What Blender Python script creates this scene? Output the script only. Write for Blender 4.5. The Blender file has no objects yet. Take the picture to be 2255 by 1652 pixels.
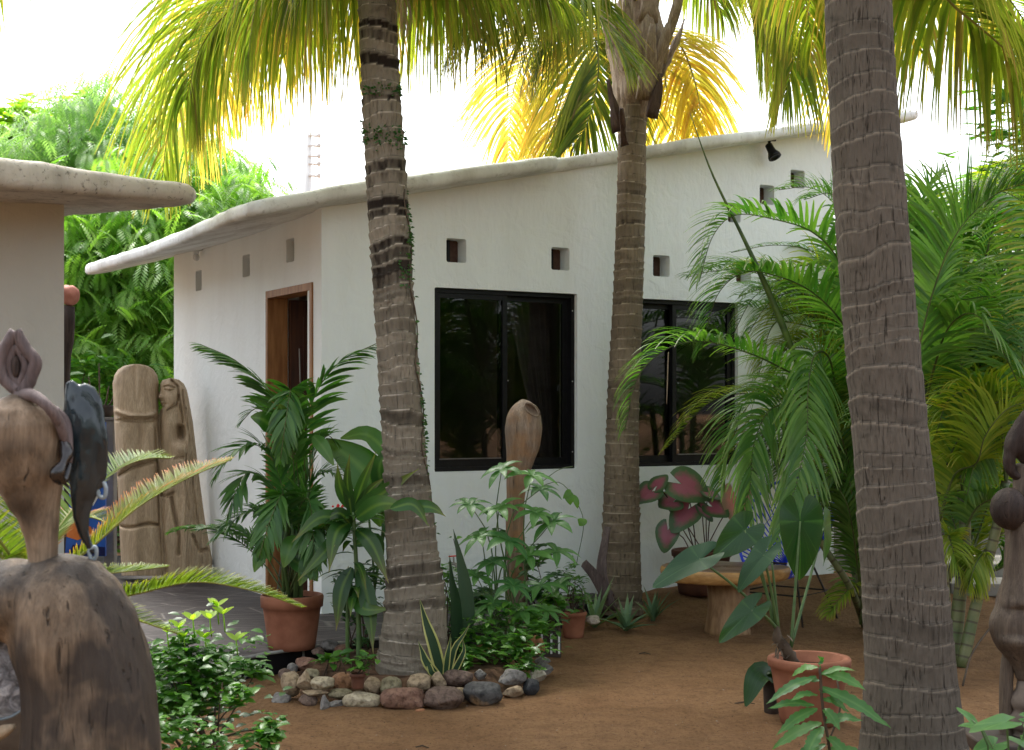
import bpy, bmesh, math, random
from mathutils import Vector, Matrix, noise
V = Vector
pi = math.pi
F = 3130.0; CX = 1127.5; HZ = 900.0; CZ = 1.45
scene = bpy.context.scene
COL = scene.collection

def P(px, py, Y):
    return V(((px-CX)*Y/F, Y, CZ-(py-HZ)*Y/F))
def PZ(px, py, z=0.0):
    Y = (CZ-z)*F/(py-HZ)
    return V(((px-CX)*Y/F, Y, z))
def sm(a, b, x):
    t = max(0.0, min(1.0, (x-a)/(b-a))); return t*t*(3-2*t)

# ---------- house plan axes
C0 = V((-1.233, 9.2, 0))
E1 = V((1.72, 1, 0)).normalized(); N1 = V((E1.y, -E1.x, 0))        # front wall: along, outward
E2 = V((-0.577, 1, 0)).normalized(); N2 = V((-E2.y, E2.x, 0))      # side wall: along, outward
def FW(u, w, z): return C0 + E1*u + N1*w + V((0, 0, z))
def SW(v, w, z): return C0 + E2*v + N2*w + V((0, 0, z))
def fu(px):
    k = (px-CX)/F; return (1.233+9.2*k)/(1.72-k)*1.9896
def sv(px):
    k = (px-CX)/F; return -(1.233+9.2*k)/(k+.577)*1.1545
def fY(px): return FW(fu(px), 0, 0).y
def sY(px): return SW(sv(px), 0, 0).y

def gz(x, y):
    q = V((x, y, 0))-C0
    u = q.dot(E1); w = q.dot(N1)
    h = .12*sm(1.25, .25, w)*sm(1.95, 2.7, u)*sm(-.4, 0, w)
    h += .016*noise.noise(V((x*1.7, y*1.7, 0)))+.013*noise.noise(V((x*4.5, y*4.5, 3)))+.009*noise.noise(V((x*9, y*9, 8)))
    return h

# ---------- object bookkeeping
def setp(o, label=None, cat=None, group=None, kind=None):
    if label: o['label'] = label
    if cat: o['category'] = cat
    if group: o['group'] = group
    if kind: o['kind'] = kind
    return o
def thing(name, label, cat, loc, group=None):
    o = bpy.data.objects.new(name, None); COL.objects.link(o)
    o.location = loc; o.empty_display_size = .1
    return setp(o, label, cat, group)
def wloc(o):
    r = V((0, 0, 0))
    while o: r += V(o.location); o = o.parent
    return r

class MB:
    def __init__(s):
        s.v = []; s.f = []; s.m = []; s.a = []
    def vert(s, p, a=(0, 0, 0)):
        s.v.append((p[0], p[1], p[2])); s.a.append(a); return len(s.v)-1
    def face(s, idx, m=0):
        s.f.append(tuple(idx)); s.m.append(m)
    def box(s, pts8, m=0):   # 4 bottom (ccw seen from above) + 4 top
        b = [s.vert(p) for p in pts8]
        for q in ((3,2,1,0),(4,5,6,7),(0,1,5,4),(1,2,6,5),(2,3,7,6),(3,0,4,7)):
            s.face([b[i] for i in q], m)
    def abox(s, c, dx, dy, dz, m=0, ax=(1,0,0), ay=(0,1,0)):
        ax = V(ax); ay = V(ay); c = V(c); az = V((0,0,1))
        p = []
        for k in (-1, 1):
            for i, j in ((-1,-1),(1,-1),(1,1),(-1,1)):
                p.append(c+ax*(i*dx/2)+ay*(j*dy/2)+az*(k*dz/2))
        s.box(p, m)
    def tube(s, pts, rad, n=8, m=0, cap=True, rnd=.5, sq=1.0):
        pts = [V(p) for p in pts]; N = len(pts)
        if not hasattr(rad, '__len__'): rad = [rad]*N
        T = (pts[1]-pts[0]).normalized()
        ref = V((0,0,1)) if abs(T.z) < .9 else V((1,0,0))
        nx = T.cross(ref).normalized()
        rings = []
        for i, p in enumerate(pts):
            T = (pts[min(i+1, N-1)]-pts[max(i-1, 0)])
            if T.length < 1e-9: T = V((0,0,1))
            T.normalize()
            nx = (nx-T*nx.dot(T)).normalized(); ny = T.cross(nx)
            r = rad[i]; t = i/max(1, N-1)
            rings.append([s.vert(p+nx*math.cos(2*pi*j/n)*r+ny*math.sin(2*pi*j/n)*r*sq, (rnd, t, j/n)) for j in range(n)])
        for i in range(N-1):
            for j in range(n):
                k = (j+1) % n
                s.face((rings[i][j], rings[i][k], rings[i+1][k], rings[i+1][j]), m)
        if cap:
            s.face(rings[0][::-1], m); s.face(rings[-1], m)
    def lathe(s, c, prof, n=28, m=0, wob=0, cap=True, axis=None, seed=0):
        c = V(c); rings = []
        for i, (r, z) in enumerate(prof):
            rg = []
            for j in range(n):
                a = 2*pi*j/n
                k = 1+wob*noise.noise(V((math.cos(a)*1.5, math.sin(a)*1.5, z*6+seed)))
                q = V((math.cos(a)*r*k, math.sin(a)*r*k, z))
                if axis is not None: q = axis @ q
                rg.append(s.vert(c+q, (.5, i/len(prof), j/n)))
            rings.append(rg)
        for i in range(len(prof)-1):
            for j in range(n):
                k = (j+1) % n
                s.face((rings[i][j], rings[i][k], rings[i+1][k], rings[i+1][j]), m)
        if cap:
            s.face(rings[0][::-1], m); s.face(rings[-1], m)
    def ell(s, c, r, rot=None, nu=20, nv=12, m=0):
        c = V(c)
        if not hasattr(r, '__len__'): r = (r, r, r)
        R = rot or Matrix.Identity(3)
        top = s.vert(c+R@V((0,0,r[2]))); rows = []
        for i in range(1, nv):
            a = pi*i/nv
            rows.append([s.vert(c+R@V((r[0]*math.sin(a)*math.cos(2*pi*j/nu), r[1]*math.sin(a)*math.sin(2*pi*j/nu), r[2]*math.cos(a)))) for j in range(nu)])
        bot = s.vert(c+R@V((0,0,-r[2])))
        for j in range(nu):
            k = (j+1) % nu
            s.face((top, rows[0][j], rows[0][k]), m)
            for i in range(nv-2): s.face((rows[i][j], rows[i+1][j], rows[i+1][k], rows[i][k]), m)
            s.face((rows[-1][j], bot, rows[-1][k]), m)
    def blade(s, p, d, n, L, W, droop=.6, seg=5, prof=None, fold=.25, m=0, rnd=.5, curl=0):
        p = V(p); d = V(d).normalized(); n = V(n)
        sd = d.cross(n)
        if sd.length < 1e-4: sd = d.cross(V((.3,.7,.2)))
        sd.normalize(); n = sd.cross(d).normalized()
        prof = prof or PALM
        prev = None; st = L/seg
        for i in range(seg+1):
            t = i/seg
            w = W*.5*prof(t)
            if fold is None:
                cur = (s.vert(p-sd*w, (rnd, t, 0)), s.vert(p+sd*w, (rnd, t, 1)))
                if prev: s.face((prev[0], prev[1], cur[1], cur[0]), m)
            else:
                up = n*(fold*w)
                cur = (s.vert(p-sd*w+up, (rnd, t, 0)), s.vert(p, (rnd, t, .5)), s.vert(p+sd*w+up, (rnd, t, 1)))
                if prev:
                    s.face((prev[0], prev[1], cur[1], cur[0]), m); s.face((prev[1], prev[2], cur[2], cur[1]), m)
            prev = cur
            p = p+d*st
            d = (d+V((0,0,-1))*(droop/seg)+sd*(curl/seg)).normalized()
            sd = (sd-d*sd.dot(d)).normalized(); n = sd.cross(d).normalized()
        return p
    def heart(s, j, tip, nrm, L, W, m=0, rnd=.5, sag=.12, lob=.28, nr=5, na=26, wave=.03, cup=.1, narrow=1.0):
        """heart leaf; j = where the stalk joins, tip direction, face normal"""
        j = V(j); d = V(tip).normalized(); nrm = V(nrm)
        sd = d.cross(nrm).normalized(); nn = sd.cross(d).normalized()
        rings = []
        c = s.vert(j, (rnd, 0, .5))
        for r in range(1, nr+1):
            q = r/nr; rg = []
            for k in range(na):
                a = 2*pi*k/na                       # a=0 tip
                ca, sa = math.cos(a), math.sin(a)
                if ca > 0: x = ca*L*(1-lob)*(1-.22*abs(sa)**1.2*ca); 
                else: x = ca*L*lob*(1.0 if abs(sa) > .25 else (abs(sa)/.25)*.85+.15)*1.15
                y = math.copysign(abs(sa)**.85, sa)*W*.5*(1-.25*max(0, ca)**1)*narrow
                if ca < 0: y *= 1+.0*ca
                x *= q; y *= q
                z = -sag*L*(max(0, x)/L)**2*2 + cup*abs(y) + wave*L*math.sin(5*a+rnd*9)*q*q*.5
                rg.append(s.vert(j+d*x+sd*y+nn*z, (rnd, q, abs(sa))))
            rings.append(rg)
        for k in range(na):
            kk = (k+1) % na
            s.face((c, rings[0][k], rings[0][kk]), m)
            for r in range(nr-1): s.face((rings[r][k], rings[r+1][k], rings[r+1][kk], rings[r][kk]), m)
    def build(s, name, mats, parent=None, loc=None, smooth=True, bevel=0, bseg=3, sharp=None):
        if not isinstance(mats, (list, tuple)): mats = [mats]
        me = bpy.data.meshes.new(name)
        base = wloc(parent) if parent else (V(loc) if loc is not None else V((0,0,0)))
        bx, by, bz = base
        me.from_pydata([(x-bx, y-by, z-bz) for x, y, z in s.v], [], s.f)
        for q in mats: me.materials.append(q)
        if len(mats) > 1: me.polygons.foreach_set('material_index', s.m)
        me.polygons.foreach_set('use_smooth', [smooth]*len(s.f))
        at = me.attributes.new('lv', 'FLOAT_VECTOR', 'POINT')
        at.data.foreach_set('vector', [c for a in s.a for c in a])
        me.update()
        o = bpy.data.objects.new(name, me); COL.objects.link(o)
        if parent: o.parent = parent
        else: o.location = base
        if bevel:
            b = o.modifiers.new('b', 'BEVEL'); b.width = bevel; b.segments = bseg; b.limit_method = 'ANGLE'; b.angle_limit = .6
        return o

def bake(o):
    """apply the object's modifiers"""
    dg = bpy.context.evaluated_depsgraph_get(); dg.update()
    me = bpy.data.meshes.new_from_object(o.evaluated_get(dg))
    o.modifiers.clear(); o.data = me; return o
def cut(o, cutters):
    for c in cutters:
        m = o.modifiers.new('c', 'BOOLEAN'); m.operation = 'DIFFERENCE'; m.object = c; m.solver = 'EXACT'
    bake(o)
    for c in cutters: bpy.data.objects.remove(c)
def melt(o, vox, it=6, fac=.6):
    r = o.modifiers.new('r', 'REMESH'); r.mode = 'VOXEL'; r.voxel_size = vox; r.use_smooth_shade = True
    q = o.modifiers.new('s', 'SMOOTH'); q.iterations = it; q.factor = fac
    bake(o)
def rough(o, amp, sc, st=(1,1,1), seed=0):
    me = o.data
    for v in me.vertices:
        q = V((v.co.x*sc*st[0]+seed, v.co.y*sc*st[1], v.co.z*sc*st[2]))
        v.co += v.normal*(amp*noise.fractal(q, 1, 2, 3))
    me.update()

def PALM(t): return min(1, .35+t*5)*max(.03, (1-t))**.55
def LANCE(t): return max(.03, math.sin(pi*min(1, .04+t*.96)**.85))
def OVAL(t): return max(.04, math.sin(pi*(.03+.96*t)**.8))**.75
def SWORD(t): return (.75+.35*math.sin(pi*min(1, t*1.2)))*max(.02, 1-t**3.5)
def STRAP(t): return max(.03, (.25+1.1*math.sin(pi*t**.7))*(1-t**5))*.8

def curve(pts, n):
    pts = [V(p) for p in pts]
    if len(pts) == 2: return [pts[0].lerp(pts[1], i/n) for i in range(n+1)]
    q = [pts[0]*2-pts[1]]+pts+[pts[-1]*2-pts[-2]]
    seg = len(pts)-1; out = []
    L = [0]
    for i in range(seg): L.append(L[-1]+(pts[i+1]-pts[i]).length)
    for i in range(n+1):
        s = L[-1]*i/n; k = 0
        while k < seg-1 and s > L[k+1]: k += 1
        t = (s-L[k])/max(1e-9, L[k+1]-L[k])
        a, b, c, d = q[k:k+4]
        out.append(.5*((2*b)+(c-a)*t+(2*a-5*b+4*c-d)*t*t+(3*b-a-3*c+d)*t**3))
    return out

# ---------- materials
def nt(name):
    m = bpy.data.materials.new(name); m.use_nodes = True
    t = m.node_tree; t.nodes.clear()
    out = t.nodes.new('ShaderNodeOutputMaterial')
    return m, t, out
def N(t, typ, **kw):
    n = t.nodes.new(typ)
    for k, v in kw.items():
        if k.startswith('i_'):
            key = k[2:]; key = int(key) if key.isdigit() else key.replace('_', ' ')
            n.inputs[key].default_value = v
        else: setattr(n, k, v)
    return n
def c4(c): return (c[0], c[1], c[2], 1)
def mixc(t, fac, a, b, mode='MIX'):
    n = N(t, 'ShaderNodeMix', data_type='RGBA', blend_type=mode)
    for sock, val in ((n.inputs[0], fac), (n.inputs[6], a), (n.inputs[7], b)):
        if hasattr(val, 'links'): t.links.new(val, sock)
        else: sock.default_value = val if not isinstance(val, tuple) else c4(val)
    return n.outputs[2]
def ramp(t, src, stops):
    n = N(t, 'ShaderNodeValToRGB'); e = n.color_ramp.elements
    e[0].position = stops[0][0]; e[0].color = c4(stops[0][1]) if len(stops[0][1]) == 3 else stops[0][1]
    e[1].position = stops[1][0]; e[1].color = c4(stops[1][1])
    for p, c in stops[2:]:
        k = e.new(p); k.color = c4(c)
    t.links.new(src, n.inputs[0]); return n.outputs[0]
def nz(t, scale, detail=4, st=None, dist=0, rough_=.55):
    tc = N(t, 'ShaderNodeTexCoord'); src = tc.outputs['Object']
    if st:
        mp = N(t, 'ShaderNodeMapping'); mp.inputs['Scale'].default_value = st; t.links.new(src, mp.inputs[0]); src = mp.outputs[0]
    n = N(t, 'ShaderNodeTexNoise'); n.inputs['Scale'].default_value = scale; n.inputs['Detail'].default_value = detail
    n.inputs['Distortion'].default_value = dist; n.inputs['Roughness'].default_value = rough_
    t.links.new(src, n.inputs[0]); return n.outputs[0]
def math_(t, op, a, b=0.0, clamp=False):
    n = N(t, 'ShaderNodeMath', operation=op, use_clamp=clamp)
    for s, v in ((n.inputs[0], a), (n.inputs[1], b)):
        if hasattr(v, 'links'): t.links.new(v, s)
        else: s.default_value = v
    return n.outputs[0]
def prin(t, out, col, rough_=.6, spec=.4, bump=None, bs=.3, bd=.01, metal=0):
    b = N(t, 'ShaderNodeBsdfPrincipled'); b.inputs['Metallic'].default_value = metal
    b.inputs['Specular IOR Level'].default_value = spec
    for s, v in ((b.inputs['Base Color'], col), (b.inputs['Roughness'], rough_)):
        if hasattr(v, 'links'): t.links.new(v, s)
        else: s.default_value = v if not isinstance(v, tuple) else c4(v)
    if bump is not None:
        k = N(t, 'ShaderNodeBump'); k.inputs['Strength'].default_value = bs; k.inputs['Distance'].default_value = bd
        t.links.new(bump, k.inputs['Height']); t.links.new(k.outputs[0], b.inputs['Normal'])
    if out: t.links.new(b.outputs[0], out.inputs[0])
    return b
def simple(name, c1, c2, scale=6, rough_=.6, spec=.35, bs=.3, bd=.01, st=None, detail=5, lo=.35, hi=.65, metal=0):
    m, t, o = nt(name)
    n = nz(t, scale, detail, st)
    prin(t, o, ramp(t, n, [(lo, c1), (hi, c2)]), rough_, spec, n, bs, bd, metal)
    return m
def leafmat(name, c1, c2, tip=(.25,.16,.04), tipa=.3, rough_=.38, tr=.35, trc=None, mid=None, spec=.4, boost=2.2, veins=None, dead=None):
    m, t, o = nt(name)
    at = N(t, 'ShaderNodeAttribute', attribute_name='lv'); sp = N(t, 'ShaderNodeSeparateXYZ')
    t.links.new(at.outputs['Vector'], sp.inputs[0])
    col = mixc(t, sp.outputs[0], c1, c2)
    if dead: col = mixc(t, math_(t, 'MULTIPLY', math_(t, 'SUBTRACT', math_(t, 'FRACT', math_(t, 'MULTIPLY', sp.outputs[0], 37.0)), .84, True), 9.0, True), col, dead)
    n = nz(t, 9, 3)
    col = mixc(t, math_(t, 'MULTIPLY', math_(t, 'SUBTRACT', n, .42, True), 1.2, True), col, tuple(x*.68 for x in c1))
    if tipa:
        w = math_(t, 'MULTIPLY', math_(t, 'POWER', sp.outputs[1], 5.0), tipa, True)
        w = math_(t, 'MULTIPLY', w, math_(t, 'MULTIPLY', n, 2.0), True)
        col = mixc(t, w, col, tip)
    if mid:
        w = math_(t, 'SUBTRACT', 1.0, math_(t, 'MULTIPLY', math_(t, 'ABSOLUTE', math_(t, 'SUBTRACT', sp.outputs[2], .5)), 7.0), True)
        col = mixc(t, math_(t, 'MULTIPLY', w, .7), col, mid)
    if veins:
        fr_ = math_(t, 'FRACT', math_(t, 'MULTIPLY', sp.outputs[2], 5.0))
        vv = math_(t, 'SUBTRACT', 1.0, math_(t, 'MULTIPLY', math_(t, 'MINIMUM', fr_, math_(t, 'SUBTRACT', 1.0, fr_)), 22.0), True)
        m1 = math_(t, 'SUBTRACT', 1.0, math_(t, 'MULTIPLY', sp.outputs[2], 16.0), True)
        col = mixc(t, math_(t, 'MULTIPLY', math_(t, 'MAXIMUM', math_(t, 'MULTIPLY', vv, .6), m1), .8), col, veins)
    b = prin(t, None, col, min(.7, rough_+.08), spec)
    T = N(t, 'ShaderNodeBsdfTranslucent')
    tc = mixc(t, 1.0, col, trc or (1.0, .95, .35), 'MULTIPLY')
    vm = N(t, 'ShaderNodeVectorMath', operation='SCALE'); vm.inputs['Scale'].default_value = boost
    t.links.new(tc, vm.inputs[0]); t.links.new(vm.outputs[0], T.inputs[0])
    mx = N(t, 'ShaderNodeMixShader'); mx.inputs[0].default_value = tr
    t.links.new(b.outputs[0], mx.inputs[1]); t.links.new(T.outputs[0], mx.inputs[2]); t.links.new(mx.outputs[0], o.inputs[0])
    return m

# plaster, stained towards edges by real dirt
def plaster(name, c, dirt, amt=.25, sc=1.5, spk=0):
    m, t, o = nt(name)
    n = nz(t, sc, 6); n2 = nz(t, 30, 4, (1, 1, .3)); n3 = nz(t, 4, 5, (1, 1, .25))
    col = mixc(t, math_(t, 'MULTIPLY', math_(t, 'SUBTRACT', n3, .45, True), amt*3, True), c, dirt)
    col = mixc(t, math_(t, 'MULTIPLY', n, .12), col, tuple(x*.75 for x in c))
    if spk: col = mixc(t, math_(t, 'MULTIPLY', math_(t, 'MULTIPLY', math_(t, 'SUBTRACT', nz(t, 26, 5, (1,1,1), .4, .7), .56, True), 9.0, True), spk*.7), col, tuple(x*.5 for x in dirt))
    bump = math_(t, 'ADD', math_(t, 'ADD', n2, math_(t, 'MULTIPLY', n, 2.0)), math_(t, 'MULTIPLY', nz(t, 7, 5, None, 1.0), 2.5))
    prin(t, o, col, .85, .2, bump, .35, .012); return m
M = {}
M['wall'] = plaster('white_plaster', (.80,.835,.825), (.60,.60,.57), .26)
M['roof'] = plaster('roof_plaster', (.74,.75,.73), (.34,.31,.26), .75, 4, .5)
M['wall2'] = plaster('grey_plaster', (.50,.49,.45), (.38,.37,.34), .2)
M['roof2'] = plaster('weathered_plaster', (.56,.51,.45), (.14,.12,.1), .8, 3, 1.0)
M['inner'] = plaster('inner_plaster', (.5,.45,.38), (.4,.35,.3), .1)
M['conc'] = simple('concrete', (.16,.15,.13), (.27,.25,.22), 5, .9, .2)
M['black'] = simple('black_metal', (.004,.004,.0045), (.008,.008,.009), 20, .45, .25, .05)
M['wood_frame'] = simple('varnished_wood', (.20,.078,.022), (.34,.155,.052), 5, .5, .3, .1, st=(6,6,.6))
M['wood_dark'] = simple('dark_wood', (.035,.010,.004), (.075,.024,.008), 5, .35, .5, .1, st=(6,6,.6))
M['screen'] = simple('brown_screen', (.07,.035,.025), (.1,.055,.04), 40, .8, .2)
M['terra'] = simple('terracotta', (.20,.072,.038), (.31,.125,.07), 7, .75, .25, .25, .006, detail=7)
M['terra_d'] = simple('dark_terracotta', (.075,.03,.018), (.14,.055,.032), 7, .7, .25, .25, .006, detail=7)
M['soil'] = simple('soil', (.012,.008,.005), (.05,.03,.018), 30, .95, .1, .8, .02)
M['clay_dark'] = simple('dark_pot', (.03,.024,.02), (.07,.05,.04), 10, .6, .3)
M['blue'] = simple('blue_cord', (.012,.05,.7), (.02,.07,.85), 10, .35, .5, .05)
M['bluep'] = simple('blue_paint', (.008,.07,.35), (.015,.12,.5), 3, .4, .5, .05)
M['rod'] = simple('rusty_rod', (.02,.014,.011), (.05,.03,.02), 20, .6, .4)
M['white'] = simple('white_paint_and_haze', (.6,.6,.58), (.7,.7,.68), 5, .5, .4, .05)  # plain white paint; on the far pole and cables it stands in for haze
M['curtain'] = simple('curtain_cloth', (.5,.48,.48), (.65,.63,.63), 12, .9, .2)

def glassmat():
    m, t, o = nt('tinted_glass')
    tr = N(t, 'ShaderNodeBsdfTransparent'); tr.inputs[0].default_value = (.5,.49,.47,1)
    gl = N(t, 'ShaderNodeBsdfGlossy'); gl.inputs['Roughness'].default_value = .02; gl.inputs[0].default_value = (.75,.78,.85,1)
    fr = N(t, 'ShaderNodeFresnel'); fr.inputs[0].default_value = 1.5
    mx = N(t, 'ShaderNodeMixShader')
    t.links.new(fr.outputs[0], mx.inputs[0]); t.links.new(tr.outputs[0], mx.inputs[1]); t.links.new(gl.outputs[0], mx.inputs[2])
    t.links.new(mx.outputs[0], o.inputs[0]); return m
M['glass'] = glassmat()

def woodmat(name, c1, c2, burn=(.02,.014,.01), ba=.0, sc=3.0, bsc=2.2, st=(9,9,.9), thr=.55, crk=.36):
    m, t, o = nt(name)
    n = nz(t, sc, 7, st, .6); n2 = nz(t, bsc, 4); cr = nz(t, 2.0, 4, (26,26,.55), .5, .6)
    col = ramp(t, n, [(.25, tuple(x*.6 for x in c1)), (.45, c1), (.7, c2)])
    col = mixc(t, math_(t, 'MULTIPLY', nz(t, 6, 4), .5), col, tuple(x*.72 for x in c2))
    fg = nz(t, 16, 8, (st[0]*1.1, st[1]*1.1, st[2]*.8), .2, .75); col = mixc(t, math_(t, 'MULTIPLY', math_(t, 'SUBTRACT', fg, .45, True), 3.0, True), col, tuple(x*.42 for x in c1))
    if ba:
        w = math_(t, 'MULTIPLY', math_(t, 'SUBTRACT', n2, thr-.06, True), 9*ba, True)
        col = mixc(t, math_(t, 'MULTIPLY', w, .85), col, burn)
    k = math_(t, 'MULTIPLY', math_(t, 'SUBTRACT', crk, cr, True), 14.0, True)
    col = mixc(t, math_(t, 'MULTIPLY', k, .85), col, (.012,.008,.005))
    b = math_(t, 'SUBTRACT', math_(t, 'SUBTRACT', n, math_(t, 'MULTIPLY', fg, .6)), math_(t, 'MULTIPLY', k, 1.2))
    prin(t, o, col, .62, .3, b, .6, .012); return m
M['drift'] = woodmat('weathered_wood', (.19,.125,.074), (.36,.26,.17), ba=.5, thr=.55, bsc=5, sc=2.5)
M['driftb'] = woodmat('burnt_weathered_wood', (.155,.104,.062), (.34,.245,.16), burn=(.022,.017,.015), ba=1.1, thr=.49, bsc=3.0, crk=.40)
M['relief'] = woodmat('carved_wood', (.45,.325,.20), (.62,.485,.33), ba=.45, thr=.62, bsc=1.4, crk=.27)
M['club'] = woodmat('ochre_wood', (.20,.14,.10), (.34,.25,.18), burn=(.32,.15,.05), ba=.5, thr=.52, bsc=5, st=(12,12,.8))
M['purple'] = woodmat('purplish_wood', (.12,.085,.08), (.2,.15,.14), sc=4)
M['darkwood'] = woodmat('oiled_dark_wood', (.03,.018,.014), (.07,.045,.035), sc=4)
M['figure'] = woodmat('grey_brown_wood', (.11,.08,.06), (.2,.15,.11), ba=.3)
M['tabtop'] = simple('table_top_wood', (.14,.08,.05), (.26,.16,.10), 3, .35, .45, .1, st=(1.5,8,8))
M['tabedge'] = simple('orange_wood', (.38,.19,.06), (.56,.32,.12), 5, .45, .4, .3, st=(3,3,8))
M['tableg'] = simple('stump_wood', (.20,.11,.05), (.36,.22,.11), 5, .55, .3, .4, st=(6,6,1.2))

def barkmat(name, a, b, pale, dark, crack=1.0, band=.35):
    m, t, o = nt(name)
    at = N(t, 'ShaderNodeAttribute', attribute_name='lv'); sp = N(t, 'ShaderNodeSeparateXYZ'); t.links.new(at.outputs['Vector'], sp.inputs[0])
    n = nz(t, 3.5, 6); v = nz(t, 1.6, 6, (62,62,5.5), .7, .65); big = nz(t, 1.5, 3, (1,1,1.6)); fine = nz(t, 60, 5, (1,1,.22))
    col = mixc(t, n, a, b)
    col = mixc(t, math_(t, 'MULTIPLY', sp.outputs[0], band), col, tuple(x*.55 for x in a))
    col = mixc(t, math_(t, 'MULTIPLY', math_(t, 'SUBTRACT', fine, .38, True), 2.6, True), col, tuple(x*.5 for x in b))
    pt_ = nz(t, 5, 4, (1,1,2.2), .8); col = mixc(t, math_(t, 'MULTIPLY', math_(t, 'SUBTRACT', pt_, .56, True), 3.5, True), col, tuple(x*.45 for x in a))
    k = math_(t, 'MULTIPLY', math_(t, 'SUBTRACT', .42, v, True), 14*crack, True)
    col = mixc(t, math_(t, 'MULTIPLY', k, .8), col, dark)
    # phase: 0..1 from one leaf scar to the next
    ph = sp.outputs[1]
    lo = math_(t, 'SUBTRACT', 1.0, math_(t, 'MULTIPLY', ph, 9.0), True)
    hi = math_(t, 'MULTIPLY', math_(t, 'SUBTRACT', ph, .86, True), 9.0, True)
    br = math_(t, 'MULTIPLY', math_(t, 'SUBTRACT', nz(t, 7, 3), .22, True), 5.0, True)
    col = mixc(t, math_(t, 'MULTIPLY', hi, math_(t, 'MULTIPLY', br, .8)), col, pale)
    col = mixc(t, math_(t, 'MULTIPLY', lo, .85), col, dark)
    w = math_(t, 'MULTIPLY', math_(t, 'SUBTRACT', sp.outputs[2], .0, True), 1.0, True)
    col = mixc(t, w, col, dark)
    h = math_(t, 'SUBTRACT', math_(t, 'ADD', n, fine), math_(t, 'MULTIPLY', k, 1.0))
    prin(t, o, col, .88, .12, h, .8, .015); return m
M['barkA'] = barkmat('pale_palm_bark', (.155,.13,.098), (.33,.285,.22), (.48,.42,.34), (.018,.013,.010), .3, .75)
M['barkB'] = barkmat('brown_palm_bark', (.18,.138,.096), (.32,.255,.185), (.44,.37,.28), (.022,.015,.011), .4, .6)
M['barkC'] = barkmat('grey_palm_bark', (.095,.080,.064), (.172,.146,.116), (.23,.192,.148), (.02,.016,.012), .55, .35)

M['coco'] = leafmat('coconut_leaf', (.12,.20,.03), (.33,.36,.06), (.34,.21,.08), .6, tr=.55, boost=1.8, trc=(.88,1,.36), rough_=.5, dead=(.30,.20,.09))
M['cocoy'] = leafmat('yellow_coconut_leaf', (.38,.37,.08), (.60,.49,.13), (.6,.36,.12), .5, tr=.6, boost=1.6, trc=(1,.97,.42), rough_=.5, dead=(.5,.28,.10))
M['cocog'] = leafmat('green_coconut_leaf', (.05,.105,.018), (.21,.25,.035), (.34,.22,.07), .5, tr=.45, boost=2.2, trc=(.9,1,.35), rough_=.45, dead=(.24,.17,.08))
M['cocod'] = leafmat('dry_coconut_leaf', (.2,.15,.09), (.30,.2,.12), (.2,.13,.08), .3, tr=.3)
M['rib'] = simple('green_rib', (.15,.16,.03), (.27,.24,.06), 8, .5)
M['ribg'] = simple('dark_green_rib', (.05,.08,.02), (.11,.13,.04), 8, .5)
M['areca'] = leafmat('areca_leaf', (.05,.145,.028), (.16,.28,.06), (.3,.2,.05), .25, tr=.42, boost=2.2, trc=(.8,1,.36), rough_=.33)
M['arecay'] = leafmat('yellow_areca_leaf', (.12,.22,.025), (.30,.35,.05), (.4,.2,.05), .5, tr=.42, boost=2.2, trc=(.95,1,.25), rough_=.38)
M['parlor'] = leafmat('parlor_palm_leaf', (.035,.11,.028), (.085,.19,.04), (.2,.15,.05), .2, tr=.3, boost=2.2, trc=(.7,1,.25), rough_=.3)
M['cycad'] = leafmat('cycad_leaf', (.07,.14,.018), (.16,.24,.03), (.40,.2,.05), .3, tr=.38, rough_=.45)
M['cycado'] = leafmat('orange_tipped_cycad_leaf', (.11,.17,.02), (.22,.26,.04), (.55,.16,.05), 1.0, tr=.35, rough_=.45)
M['broad'] = leafmat('broad_leaf', (.022,.085,.016), (.06,.15,.025), (.35,.3,.05), .2, tr=.32, trc=(.75,1,.25), rough_=.25, mid=(.11,.2,.05))
M['cordy'] = leafmat('striped_leaf', (.015,.055,.012), (.04,.12,.02), (.4,.25,.08), .5, tr=.3, trc=(.75,1,.25), rough_=.27, mid=(.13,.22,.03))
M['scheff'] = leafmat('schefflera_leaf', (.045,.14,.04), (.10,.23,.05), (.2,.25,.05), .1, tr=.35, trc=(.75,1,.3), rough_=.35, mid=(.12,.24,.07))
M['shrub'] = leafmat('shrub_leaf', (.035,.12,.02), (.11,.24,.03), (.3,.3,.05), 0, tr=.35, trc=(.8,1,.25), rough_=.3)
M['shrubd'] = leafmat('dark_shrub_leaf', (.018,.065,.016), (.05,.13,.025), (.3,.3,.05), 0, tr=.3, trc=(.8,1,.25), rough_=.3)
M['agave'] = leafmat('agave_leaf', (.09,.17,.10), (.16,.26,.12), (.3,.2,.08), .3, tr=.15, rough_=.4)
M['snake'] = leafmat('snake_plant_leaf', (.015,.045,.022), (.03,.07,.03), (.1,.1,.05), .1, tr=.1, rough_=.35)
M['snakey'] = simple('cream_margin', (.42,.42,.13), (.5,.5,.18), 8, .4)
M['neem'] = leafmat('neem_leaf', (.11,.23,.05), (.25,.39,.10), (.3,.3,.05), 0, tr=.45, trc=(.85,1,.3), boost=2.3)
M['neem2'] = leafmat('feathery_leaf', (.15,.27,.10), (.28,.40,.17), (.3,.3,.05), 0, tr=.45, trc=(.85,1,.45), boost=2.3)
M['almond'] = leafmat('almond_leaf', (.16,.30,.03), (.36,.48,.07), (.3,.3,.05), 0, tr=.45, trc=(.9,1,.35), boost=2.2)
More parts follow.
